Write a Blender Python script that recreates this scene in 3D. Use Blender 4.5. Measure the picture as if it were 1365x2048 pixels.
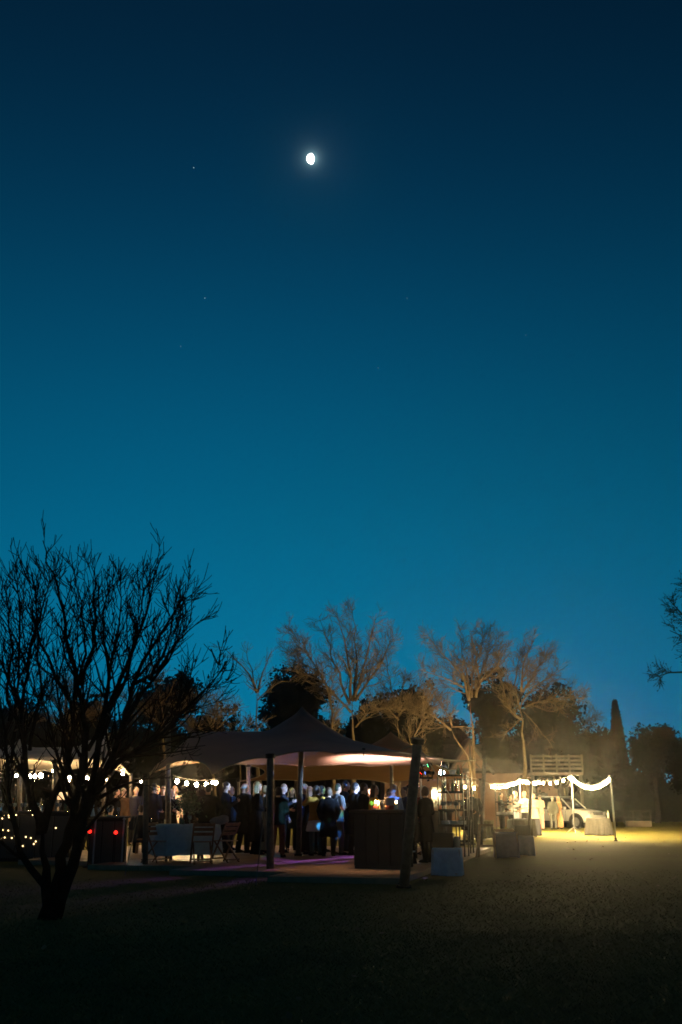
import bpy, bmesh, math, random
import numpy as np
from mathutils import Vector, Matrix

for o in list(bpy.data.objects):
    bpy.data.objects.remove(o)
SC = bpy.context.scene
COL = SC.collection
R = math.radians

# ------------------------------------------------------------------ camera
PITCH = R(16.4)
CAMZ = 1.3
FPX = 35 / 36 * 2048
cd = bpy.data.cameras.new('camera'); cam = bpy.data.objects.new('camera', cd); COL.objects.link(cam)
cd.sensor_fit = 'VERTICAL'; cd.sensor_height = 36; cd.sensor_width = 36; cd.lens = 35
cd.clip_start = .1; cd.clip_end = 12000
cam.location = (0, 0, CAMZ); cam.rotation_euler = (R(90) + PITCH, 0, 0)
SC.camera = cam

def ray(px, py):
    c, s = math.cos(PITCH), math.sin(PITCH)
    a, b = px - 682.5, 1024 - py
    return Vector((a, FPX * c - b * s, FPX * s + b * c))
def at(px, py, Y):
    r = ray(px, py); t = Y / r.y
    return Vector((r.x * t, Y, CAMZ + r.z * t))
def gnd(px, py, z=0.0):
    r = ray(px, py); t = (z - CAMZ) / r.z
    return Vector((r.x * t, r.y * t, z))
def xat(px, Y, z):
    # X of the column px at distance Y and height z
    D = Y * math.cos(PITCH) + (z - CAMZ) * math.sin(PITCH)
    return (px - 682.5) / FPX * D

# ------------------------------------------------------------------ sky (dusk) and moonlight
MOON = ray(624, 317).normalized()
w = bpy.data.worlds.new('World'); SC.world = w; w.use_nodes = True
nt = w.node_tree; N = nt.nodes; Lk = nt.links
bg = N['Background']
tc = N.new('ShaderNodeTexCoord'); nrm = N.new('ShaderNodeVectorMath'); nrm.operation = 'NORMALIZE'
Lk.new(tc.outputs['Generated'], nrm.inputs[0])
sep = N.new('ShaderNodeSeparateXYZ'); Lk.new(nrm.outputs[0], sep.inputs[0])
ramp = N.new('ShaderNodeValToRGB'); ramp.color_ramp.interpolation = 'B_SPLINE'
SKY = [(0.0, (.0012, .178, .330)), (.12, (.0012, .170, .318)), (.20, (.0010, .142, .275)), (.30, (.0008, .108, .214)),
       (.42, (.0007, .070, .150)), (.55, (.0007, .032, .078)), (.68, (.0008, .0135, .0345)), (1.0, (.0010, .008, .022))]
cr = ramp.color_ramp
while len(cr.elements) < len(SKY): cr.elements.new(.5)
for e, (p, c) in zip(cr.elements, SKY):
    e.position = p; e.color = (*c, 1)
Lk.new(sep.outputs['Z'], ramp.inputs[0])
# afterglow strongest ahead, a little to the left, with lens vignette painted in
flat = N.new('ShaderNodeVectorMath'); flat.operation = 'MULTIPLY'; flat.inputs[1].default_value = (1, 1, 0); Lk.new(nrm.outputs[0], flat.inputs[0])
fn = N.new('ShaderNodeVectorMath'); fn.operation = 'NORMALIZE'; Lk.new(flat.outputs[0], fn.inputs[0])
gd = N.new('ShaderNodeVectorMath'); gd.operation = 'DOT_PRODUCT'; gd.inputs[1].default_value = Vector((-.12, 1, 0)).normalized(); Lk.new(fn.outputs[0], gd.inputs[0])
azm = N.new('ShaderNodeFloatCurve'); cv_ = azm.mapping.curves[0]
gm = N.new('ShaderNodeMapRange'); gm.inputs[1].default_value = -1; gm.inputs[2].default_value = 1; Lk.new(gd.outputs['Value'], gm.inputs[0])
for q, (x_, y_) in enumerate(((0, .32), (.6, .36), (.85, .52), (.955, .80), (1, 1))):
    if q in (0,): cv_.points[0].location = (x_, y_)
    elif q == 4: cv_.points[-1].location = (x_, y_)
    else: cv_.points.new(x_, y_)
azm.mapping.update(); Lk.new(gm.outputs[0], azm.inputs['Value'])
mul = N.new('ShaderNodeVectorMath'); mul.operation = 'SCALE'
Lk.new(ramp.outputs[0], mul.inputs[0]); Lk.new(azm.outputs[0], mul.inputs['Scale'])
# lens glow round the moon, painted into the sky colour
dot = N.new('ShaderNodeVectorMath'); dot.operation = 'DOT_PRODUCT'; dot.inputs[1].default_value = MOON
Lk.new(nrm.outputs[0], dot.inputs[0])
ac = N.new('ShaderNodeMath'); ac.operation = 'ARCCOSINE'; Lk.new(dot.outputs['Value'], ac.inputs[0])
def moon_glow(width, amp):
    m = N.new('ShaderNodeMath'); m.operation = 'DIVIDE'; m.inputs[1].default_value = R(width); Lk.new(ac.outputs[0], m.inputs[0])
    p = N.new('ShaderNodeMath'); p.operation = 'POWER'; p.inputs[1].default_value = 2; Lk.new(m.outputs[0], p.inputs[0])
    a = N.new('ShaderNodeMath'); a.operation = 'ADD'; a.inputs[1].default_value = 1; Lk.new(p.outputs[0], a.inputs[0])
    a2 = N.new('ShaderNodeMath'); a2.operation = 'POWER'; a2.inputs[1].default_value = -2; Lk.new(a.outputs[0], a2.inputs[0])
    s = N.new('ShaderNodeMath'); s.operation = 'MULTIPLY'; s.inputs[1].default_value = amp; Lk.new(a2.outputs[0], s.inputs[0])
    return s
g1, g2 = moon_glow(.30, .6), moon_glow(.85, .05)
ga = N.new('ShaderNodeMath'); ga.operation = 'ADD'; Lk.new(g1.outputs[0], ga.inputs[0]); Lk.new(g2.outputs[0], ga.inputs[1])
gc = N.new('ShaderNodeVectorMath'); gc.operation = 'SCALE'; gc.inputs[0].default_value = (.55, .95, 1.0); Lk.new(ga.outputs[0], gc.inputs['Scale'])
add = N.new('ShaderNodeVectorMath'); add.operation = 'ADD'; Lk.new(mul.outputs[0], add.inputs[0]); Lk.new(gc.outputs[0], add.inputs[1])
Lk.new(add.outputs[0], bg.inputs['Color']); bg.inputs['Strength'].default_value = 1.0

sd = bpy.data.lights.new('moonlight', 'SUN'); sd.energy = .012; sd.angle = R(.5); sd.color = (.8, .9, 1)
so = bpy.data.objects.new('moonlight', sd); COL.objects.link(so)
so.rotation_euler = Vector(-MOON).to_track_quat('-Z', 'Y').to_euler()

SC.view_settings.view_transform = 'Standard'; SC.view_settings.look = 'None'
SC.view_settings.exposure = 0; SC.view_settings.gamma = 1; SC.view_settings.use_curve_mapping = False
SC.render.engine = 'CYCLES'
SC.cycles.use_denoising = True; SC.cycles.denoiser = 'OPENIMAGEDENOISE'; SC.cycles.denoising_input_passes = 'RGB_ALBEDO_NORMAL'
SC.cycles.use_adaptive_sampling = False; SC.cycles.max_bounces = 6; SC.cycles.diffuse_bounces = 3; SC.cycles.glossy_bounces = 3; SC.cycles.transmission_bounces = 5
SC.cycles.volume_bounces = 0; SC.cycles.transparent_max_bounces = 8
SC.cycles.sample_clamp_indirect = 2.0; SC.cycles.sample_clamp_direct = 200.0
SC.cycles.filter_width = 1.7

# ------------------------------------------------------------------ materials
MATS = {}
def matte(m, gloss=0.0):
    # dull natural surface: no gloss at all, also at grazing angles
    t = m.node_tree; b = t.nodes['Principled BSDF']; d = t.nodes.new('ShaderNodeBsdfDiffuse')
    d.inputs['Color'].default_value = b.inputs['Base Color'].default_value; d.inputs['Roughness'].default_value = .8
    for s_, e_ in (('Base Color', 'Color'), ('Normal', 'Normal')):
        for l in list(b.inputs[s_].links): t.links.new(l.from_socket, d.inputs[e_])
    if gloss:
        mx = t.nodes.new('ShaderNodeMixShader'); mx.inputs[0].default_value = gloss
        t.links.new(d.outputs[0], mx.inputs[1]); t.links.new(b.outputs[0], mx.inputs[2]); t.links.new(mx.outputs[0], t.nodes['Material Output'].inputs['Surface'])
    else: t.links.new(d.outputs[0], t.nodes['Material Output'].inputs['Surface'])
    return m
def mat(name, col, rough=.7, metal=0, noise=0, nscale=8, emit=None, estr=0, bump=0, bscale=40, trans=0, spec=.5, sheen=0, sub=0, both=True):
    if name in MATS: return MATS[name]
    m = bpy.data.materials.new(name); m.use_nodes = True
    t = m.node_tree; b = t.nodes['Principled BSDF']
    b.inputs['Base Color'].default_value = (*col, 1); b.inputs['Roughness'].default_value = rough
    b.inputs['Metallic'].default_value = metal; b.inputs['Specular IOR Level'].default_value = spec
    if trans: b.inputs['Transmission Weight'].default_value = trans
    if sheen: b.inputs['Sheen Weight'].default_value = sheen
    if emit: b.inputs['Emission Color'].default_value = (*emit, 1); b.inputs['Emission Strength'].default_value = estr
    if noise or bump:
        co = t.nodes.new('ShaderNodeTexCoord')
    if noise:
        n = t.nodes.new('ShaderNodeTexNoise'); n.inputs['Scale'].default_value = nscale; n.inputs['Detail'].default_value = 5
        t.links.new(co.outputs['Object'], n.inputs['Vector'])
        mr = t.nodes.new('ShaderNodeMapRange'); mr.inputs[1].default_value = .3; mr.inputs[2].default_value = .7
        mr.inputs[3].default_value = 1 - noise; mr.inputs[4].default_value = 1 + noise
        t.links.new(n.outputs['Fac'], mr.inputs[0])
        s = t.nodes.new('ShaderNodeVectorMath'); s.operation = 'SCALE'; s.inputs[0].default_value = col
        t.links.new(mr.outputs[0], s.inputs['Scale']); t.links.new(s.outputs[0], b.inputs['Base Color'])
    if bump:
        n2 = t.nodes.new('ShaderNodeTexNoise'); n2.inputs['Scale'].default_value = bscale; n2.inputs['Detail'].default_value = 6
        t.links.new(co.outputs['Object'], n2.inputs['Vector'])
        bp = t.nodes.new('ShaderNodeBump'); bp.inputs['Strength'].default_value = bump; bp.inputs['Distance'].default_value = .02
        t.links.new(n2.outputs['Fac'], bp.inputs['Height']); t.links.new(bp.outputs[0], b.inputs['Normal'])
    MATS[name] = m
    return m

# ------------------------------------------------------------------ mesh builder
class MB:
    def __init__(s): s.v = []; s.f = []
    def add(s, vs, fs):
        o = len(s.v); s.v.extend([tuple(x) for x in vs]); s.f.extend([tuple(i + o for i in f) for f in fs]); return s
    def box(s, c, size, rz=0, M=None):
        x, y, z = size[0] / 2, size[1] / 2, size[2] / 2
        vs = [Vector(p) for p in ((-x,-y,-z),(x,-y,-z),(x,y,-z),(-x,y,-z),(-x,-y,z),(x,-y,z),(x,y,z),(-x,y,z))]
        m = M if M is not None else Matrix.Rotation(rz, 3, 'Z')
        return s.add([m @ p + Vector(c) for p in vs], [(0,3,2,1),(4,5,6,7),(0,1,5,4),(1,2,6,5),(2,3,7,6),(3,0,4,7)])
    def bar(s, a, b, wx, wy=None):
        a, b = Vector(a), Vector(b); d = b - a
        q = d.to_track_quat('Z', 'Y').to_matrix()
        return s.box((a + b) / 2, (wx, wy or wx, d.length), M=q)
    def tube(s, pts, rad, n=8, cap=True, squash=1):
        pts = [Vector(p) for p in pts]; k = len(pts)
        if not hasattr(rad, '__len__'): rad = [rad] * k
        vs = []; prev = None
        for i, p in enumerate(pts):
            d = (pts[min(i + 1, k - 1)] - pts[max(i - 1, 0)])
            if d.length < 1e-9: d = Vector((0, 0, 1))
            d.normalize()
            if prev is None:
                u = d.orthogonal().normalized()
            else:
                u = prev - d * prev.dot(d)
                u = u.normalized() if u.length > 1e-6 else d.orthogonal().normalized()
            prev = u; v = d.cross(u); r = rad[i]
            for j in range(n):
                a = 2 * math.pi * j / n
                vs.append(p + u * (r * math.cos(a)) + v * (r * math.sin(a) * squash))
        fs = [(i*n+j, i*n+(j+1)%n, (i+1)*n+(j+1)%n, (i+1)*n+j) for i in range(k-1) for j in range(n)]
        if cap:
            fs.append(tuple(reversed(range(n)))); fs.append(tuple(range((k-1)*n, k*n)))
        return s.add(vs, fs)
    def capsule(s, a, b, ra, rb, n=10):
        a, b = Vector(a), Vector(b); d = (b - a).normalized()
        pts = [a - d*ra*.95, a - d*ra*.6, a, b, b + d*rb*.6, b + d*rb*.95]
        return s.tube(pts, [ra*.3, ra*.8, ra, rb, rb*.8, rb*.3], n)
    def loft(s, rings, n=14):
        # rings: (cx, cy, z, rx, ry)
        vs = []
        for cx, cy, z, rx, ry in rings:
            for j in range(n):
                a = 2*math.pi*j/n; vs.append((cx + rx*math.cos(a), cy + ry*math.sin(a), z))
        k = len(rings)
        fs = [(i*n+j, i*n+(j+1)%n, (i+1)*n+(j+1)%n, (i+1)*n+j) for i in range(k-1) for j in range(n)]
        fs.append(tuple(reversed(range(n)))); fs.append(tuple(range((k-1)*n, k*n)))
        return s.add(vs, fs)
    def ball(s, c, r, nu=12, nv=8, M=None):
        rx, ry, rz = r if hasattr(r, '__len__') else (r, r, r)
        vs = [Vector((0, 0, -rz))]
        for i in range(1, nv):
            t = math.pi*i/nv
            for j in range(nu):
                a = 2*math.pi*j/nu
                vs.append(Vector((rx*math.sin(t)*math.cos(a), ry*math.sin(t)*math.sin(a), -rz*math.cos(t))))
        vs.append(Vector((0, 0, rz)))
        fs = [(0, 1+(j+1) % nu, 1+j) for j in range(nu)]
        for i in range(nv-2):
            for j in range(nu):
                fs.append((1+i*nu+j, 1+i*nu+(j+1) % nu, 1+(i+1)*nu+(j+1) % nu, 1+(i+1)*nu+j))
        e = len(vs)-1
        fs += [(e, 1+(nv-2)*nu+j, 1+(nv-2)*nu+(j+1) % nu) for j in range(nu)]
        if M is not None: vs = [M @ p for p in vs]
        return s.add([p + Vector(c) for p in vs], fs)
    def lathe(s, prof, c=(0, 0, 0), n=16, cap=True):
        return s.loft([(c[0], c[1], c[2] + z, max(r, 1e-4), max(r, 1e-4)) for r, z in prof], n)
    def mesh(s, name, smooth=False):
        me = bpy.data.meshes.new(name); me.from_pydata(s.v, [], s.f); me.update()
        if smooth: me.polygons.foreach_set('use_smooth', [True]*len(me.polygons))
        return me
    def build(s, name, m, parent=None, smooth=False, **kw):
        return obj(name, s.mesh(name, smooth), m, parent, **kw)

def obj(name, me, m, parent=None, loc=None, rz=None, **kw):
    o = bpy.data.objects.new(name, me); COL.objects.link(o)
    if m is not None:
        if len(me.materials) == 0: me.materials.append(None)
        o.material_slots[0].link = 'OBJECT'; o.material_slots[0].material = m
    if parent is not None: o.parent = parent
    if loc is not None: o.location = loc
    if rz is not None: o.rotation_euler = (0, 0, rz)
    tag(o, **kw)
    return o
def tag(o, label=None, cat=None, group=None, kind=None):
    if label: o['label'] = label
    if cat: o['category'] = cat
    if group: o['group'] = group
    if kind: o['kind'] = kind
    return o
def thing(name, loc, label, cat, group=None, rz=0):
    o = bpy.data.objects.new(name, None); COL.objects.link(o); o.empty_display_size = .2
    o.location = loc; o.rotation_euler = (0, 0, rz)
    return tag(o, label, cat, group)
def copy_tree(o, parent=None, kids=None):
    c = o.copy(); COL.objects.link(c); c.parent = parent
    for ch in list(o.children): copy_tree(ch, c)
    return c
def numpy_mesh(name, v, nper):
    # v: (k, nper, 3) array of separate polygons
    k = v.shape[0]; me = bpy.data.meshes.new(name)
    me.vertices.add(k*nper); me.vertices.foreach_set('co', v.reshape(-1).astype(np.float32))
    me.loops.add(k*nper); me.loops.foreach_set('vertex_index', np.arange(k*nper, dtype=np.int32))
    me.polygons.add(k); me.polygons.foreach_set('loop_start', np.arange(0, k*nper, nper, dtype=np.int32))
    try: me.polygons.foreach_set('loop_total', np.full(k, nper, dtype=np.int32))
    except Exception: pass
    me.update(calc_edges=True); me.validate()
    return me

# palette
M_BLACK = mat('black_paint', (.009, .008, .008), .75, spec=.2)
M_POLE = mat('weathered_tent_pole', (.10, .085, .07), .7, noise=.35, nscale=12, bump=.3)
M_STEEL = mat('galvanised_steel', (.35, .35, .36), .35, metal=.8)
M_ROPE = mat('rope_fibre', (.16, .13, .10), .9)
M_WOOD = mat('oiled_wood', (.20, .11, .055), .55, noise=.35, nscale=14, bump=.2)
M_PALEWOOD = mat('pale_wood', (.42, .29, .17), .55, noise=.25, nscale=12, bump=.2)
M_DARKWOOD = mat('dark_stained_wood', (.035, .022, .014), .5, noise=.3, nscale=10)
M_WHITE = mat('white_ceramic', (.8, .78, .74), .25)
M_GLASS = mat('clear_glass', (.95, .97, .97), .03, trans=1)
M_BOTTLE = mat('green_bottle_glass', (.03, .06, .025), .06, spec=.8)
M_AMBER = mat('amber_bottle_glass', (.16, .05, .01), .06, spec=.8)
M_LEAF = mat('evergreen_leaf', (.009, .0085, .004), .9, spec=.04, noise=.4, nscale=3)
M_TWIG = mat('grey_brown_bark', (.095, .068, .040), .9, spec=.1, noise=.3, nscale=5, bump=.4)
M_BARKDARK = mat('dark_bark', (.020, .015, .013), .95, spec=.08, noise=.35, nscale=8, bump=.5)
M_BULB = mat('lit_warm_bulb', (1, .8, .5), .3, emit=(1.0, .73, .33), estr=3000)
M_BULB2 = mat('lit_dim_bulb', (1, .8, .5), .3, emit=(1.0, .66, .30), estr=420)
M_GLINT = mat('lit_fairy_bulb', (1, .8, .5), .3, emit=(1.0, .68, .30), estr=5)
M_FLAME = mat('candle_flame', (1, .7, .3), .3, emit=(1.0, .52, .16), estr=420)
M_WAX = mat('candle_wax', (.85, .72, .5), .5, sub=.2)
M_CABLE = mat('black_rubber_cable', (.015, .015, .015), .6)

for _m in (M_LEAF, M_TWIG, M_BARKDARK): matte(_m)

# foliage is shaded as one soft mass: leaf normals follow the crown outwards
_t = M_LEAF.node_tree; _d = [n for n in _t.nodes if n.type == 'BSDF_DIFFUSE'][0]
_c = _t.nodes.new('ShaderNodeTexCoord'); _g = _t.nodes.new('ShaderNodeVectorMath'); _g.operation = 'NORMALIZE'
_s = _t.nodes.new('ShaderNodeVectorMath'); _s.operation = 'SUBTRACT'; _s.inputs[1].default_value = (0, 0, 3)
_t.links.new(_c.outputs['Object'], _s.inputs[0]); _t.links.new(_s.outputs[0], _g.inputs[0]); _t.links.new(_g.outputs[0], _d.inputs['Normal'])

# ================================================================== THE SETTING
rng = np.random.default_rng(7)
def lawn_mat():
    m = bpy.data.materials.new('lawn'); m.use_nodes = True; t = m.node_tree; b = t.nodes['Principled BSDF']
    co = t.nodes.new('ShaderNodeTexCoord')
    def noise(s, d=6):
        n = t.nodes.new('ShaderNodeTexNoise'); n.inputs['Scale'].default_value = s; n.inputs['Detail'].default_value = d
        t.links.new(co.outputs['Object'], n.inputs['Vector']); return n
    a, c = noise(.35), noise(6)
    mx = t.nodes.new('ShaderNodeMix'); mx.data_type = 'FLOAT'; mx.inputs[0].default_value = .55
    t.links.new(a.outputs['Fac'], mx.inputs[2]); t.links.new(c.outputs['Fac'], mx.inputs[3])
    r = t.nodes.new('ShaderNodeValToRGB'); e = r.color_ramp.elements
    e[0].position = .36; e[0].color = (.140, .112, .032, 1); e[1].position = .64; e[1].color = (.168, .156, .034, 1)
    t.links.new(mx.outputs[0], r.inputs[0]); t.links.new(r.outputs[0], b.inputs['Base Color'])
    b.inputs['Roughness'].default_value = .9; b.inputs['Specular IOR Level'].default_value = .15
    f = noise(45, 8); bp = t.nodes.new('ShaderNodeBump'); bp.inputs['Strength'].default_value = .5; bp.inputs['Distance'].default_value = .02
    t.links.new(f.outputs['Fac'], bp.inputs['Height']); t.links.new(bp.outputs[0], b.inputs['Normal'])
    return matte(m, .5)
gx = MB()
nG = 60
for i in range(nG + 1):
    for j in range(nG + 1):
        x, y = -150 + 300*i/nG, -40 + 240*j/nG
        gx.v.append((x, y, 0.0))
for i in range(nG):
    for j in range(nG):
        a = i*(nG+1)+j; gx.f.append((a, a+nG+1, a+nG+2, a+1))
gx.build('ground', lawn_mat(), kind='structure')

def blades(n, h0, h1, wd):
    # tufts thin out with distance from the mown foreground
    y = 5.5 + 17*rng.random(n)**1.5; y = np.where(rng.random(n) < (y/22.5)**3, 5.5 + 6*rng.random(n), y)
    p = np.stack([rng.uniform(-1, 1, n)*(5 + y*.42), y, np.zeros(n)], 1)
    h = rng.uniform(h0, h1, n); a = rng.uniform(0, 2*np.pi, n); lean = rng.uniform(.6, 2.2, n)*h
    b = rng.uniform(0, 2*np.pi, n)
    d = np.stack([np.cos(a), np.sin(a), np.zeros(n)], 1)*(wd*rng.uniform(.6, 1.4, n))[:, None]
    tip = p + np.stack([np.cos(b)*lean, np.sin(b)*lean, h], 1)
    return np.stack([p - d, p + d, tip], 1)
M_GRASS = matte(mat('grass_blade', (.20, .17, .05), .7, noise=.3, nscale=.9, spec=.45), .75)
gv = blades(200000, .014, .040, .0045)
gv = gv[~((gv[:, 0, 1] > 19) & (gv[:, 0, 0] > -6.5) & (gv[:, 0, 0] < 3.2) & (gv[:, 0, 1] < 32))]
g = obj('grass', numpy_mesh('grass', gv, 3), M_GRASS, kind='stuff', label='short mown lawn grass covering the ground', cat='grass')

def leaf_scatter(n, x0, x1, y0, y1, s0, s1):
    p = np.stack([rng.uniform(x0, x1, n), rng.uniform(y0, y1, n), rng.uniform(.03, .055, n)], 1)
    a = rng.uniform(0, 6.28, n); s = rng.uniform(s0, s1, n)
    u = np.stack([np.cos(a), np.sin(a), rng.uniform(-.5, .5, n)], 1)*s[:, None]
    v = np.stack([-np.sin(a), np.cos(a), rng.uniform(-.5, .5, n)], 1)*(s*.6)[:, None]
    return np.stack([p-u, p-v, p+u, p+v], 1)
M_DRYLEAF = matte(mat('dry_leaf', (.30, .21, .11), .7, noise=.5, nscale=1.3))
lv = np.concatenate([leaf_scatter(170, -6, 7, 6, 20, .018, .05), leaf_scatter(160, 2, 24, 18, 45, .03, .07), leaf_scatter(120, -10, 3, 14, 22, .02, .045)])
obj('fallen_leaves', numpy_mesh('fallen_leaves', lv, 4), M_DRYLEAF, kind='stuff', label='dry brown leaves strewn over the lawn', cat='leaves')

# ------------------------------------------------------------------ moon and stars
MD = 6000.0; mr = MD*math.tan(R(.28))
Ldir = (Vector((-1, 0, 0))*.80 - MOON*.6 + Vector((0, 0, -.05))).normalized()
full = MB().ball((0, 0, 0), mr, 40, 28); lit = MB(); lit.v = list(full.v)
for f in full.f:
    c = sum((Vector(full.v[i]) for i in f), Vector())/len(f)
    if c.normalized().dot(Ldir) > .13: lit.f.append(f)
lit.build('moon', mat('moon_lit', (.9, .9, .88), 1, emit=(.95, 1, .98), estr=6), smooth=True, loc=MOON*MD, label='bright white gibbous moon high in the night sky', cat='moon')
M_STAR = mat('starlight', (1, 1, 1), 1, emit=(.8, .95, 1), estr=1.2)
for px, py, s, lb in ((388, 335, 1.0, 'brightest white star, left of the moon'), (410, 596, .9, 'small star in the middle left of the sky'),
                      (1052, 670, .75, 'faint star at the right of the sky'), (757, 736, .75, 'faint star in the sky above the tall bare trees'),
                      (815, 596, .65, 'faint star below and right of the moon'), (362, 692, .6, 'faint lowest star at the left of the sky')):
    MB().ball((0, 0, 0), 1.7*s, 8, 6).build('star', M_STAR, loc=ray(px, py).normalized()*5800, label=lb, cat='star', group='stars in the night sky')

# ------------------------------------------------------------------ trees
def grow(mb, p, d, L, r, lvl, rg, cfg):
    n = max(3, min(7, int(L/cfg['step'])))
    pts = [p.copy()]; ds = []
    for i in range(n):
        d = (d + Vector((rg.gauss(0, 1), rg.gauss(0, 1), rg.gauss(0, 1)))*cfg['wob'] + Vector((0, 0, cfg['up']))).normalized()
        p = p + d*(L/n); pts.append(p.copy()); ds.append(d.copy())
    rad = [max(cfg['rmin'], r*(1-.7*i/n)) for i in range(n+1)]
    mb.tube(pts, rad, 5 if r > .05 else (4 if r > .02 else 3), cap=False)
    if lvl > 0: sprout(mb, pts, rad, lvl-1, L, rg, cfg, .25)
    return pts
def sprout(mb, pts, rad, lvl, L, rg, cfg, t0):
    n = len(pts)-1
    for i in range(1, n+1):
        t = i/n
        if t < t0: continue
        for k in range(cfg['kids'][lvl] if i < n else 2):
            if rg.random() > cfg['prob']: continue
            d = (pts[i]-pts[i-1]).normalized()
            ax = d.orthogonal().normalized(); ax.rotate(Matrix.Rotation(rg.uniform(0, 6.283), 3, d))
            ang = R(rg.uniform(*cfg['ang'])); q = d.copy(); q.rotate(Matrix.Rotation(ang, 3, ax))
            l = L*rg.uniform(*cfg['ratio'])*(1-.62*t)
            if l < cfg['lmin']: l = cfg['lmin']*rg.uniform(.7, 1.2)
            grow(mb, pts[i-1].lerp(pts[i], rg.random()), q, l, max(cfg['rmin'], rad[i]*.62), lvl, rg, cfg)
def resample(poly, step):
    out = [poly[0]]
    for a, b in zip(poly, poly[1:]):
        k = max(1, round((b-a).length/step))
        out += [a.lerp(b, (i+1)/k) for i in range(k)]
    return out
def smooth_poly(p):
    for _ in range(2):
        p = [p[0]] + [(p[i-1]+p[i]*2+p[i+1])/4 for i in range(1, len(p)-1)] + [p[-1]]
    return p
def traced_tree(name, label, limbs, Y, seed, cfg, m, rtop=.012, cat='tree', group=None, spread=1.0, leafm=None, nleaf=0):
    """limbs: (pixel polyline, base radius, depth drift to the tip, sub-branch levels); first limb is the trunk"""
    rg = random.Random(seed)
    base = gnd(*limbs[0][0][0]) if Y is None else at(*limbs[0][0][0], Y)
    Y = base.y
    root = thing(name, (base.x, base.y, 0), label, cat, group)
    tr, cw = MB(), MB()
    orig = Vector((base.x, base.y, 0)); tips = []
    for li, (poly, r0, dy, lv) in enumerate(limbs):
        tot = len(poly)-1
        P = [at(x, y, Y + dy*spread*(i/tot)**1.1) for i, (x, y) in enumerate(poly)]
        if li == 0: P[0].z = min(P[0].z, -.05) if P[0].z < .6 else P[0].z
        P = smooth_poly(resample(P, cfg['step']*1.2))
        P = [p + Vector((rg.gauss(0, .02), rg.gauss(0, .03), 0))*(cfg['step']/.25)*(0 if i == 0 else 1) for i, p in enumerate(P)]
        P = [p - orig for p in P]
        k = len(P)-1
        r0 = r0*(.62 if Y > 40 else 1); rad = [r0 + (rtop-r0)*(i/k)**.7 for i in range(k+1)]
        if li == 0 and P[0].z < .1: rad[0] *= 1.5
        (tr if r0 > cfg.get('rtrunk', .07) else cw).tube(P, rad, 8 if r0 > .05 else 6)
        L = sum((P[i+1]-P[i]).length for i in range(k))
        if lv: sprout(cw, P, rad, lv-1, min(L, cfg['lmax']), rg, cfg, cfg.get('t0', .3))
        tips += P[k//2:]
    tr.build('trunk', m, root, smooth=True); cw.build('crown', m, root, smooth=True)
    if nleaf:
        q = []
        for _ in range(nleaf):
            b = Vector(rg.choice(cw.v)); 
            u = Vector((rg.gauss(0, 1), rg.gauss(0, 1), rg.gauss(0, 1))).normalized()*.035; v = u.orthogonal().normalized()*.02
            q.append([b-u, b-v, b+u, b+v])
        obj('clinging_leaf', numpy_mesh('clinging_leaf', np.array([[list(x) for x in f] for f in q]), 4), leafm, root, kind='stuff')
    return root

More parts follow.
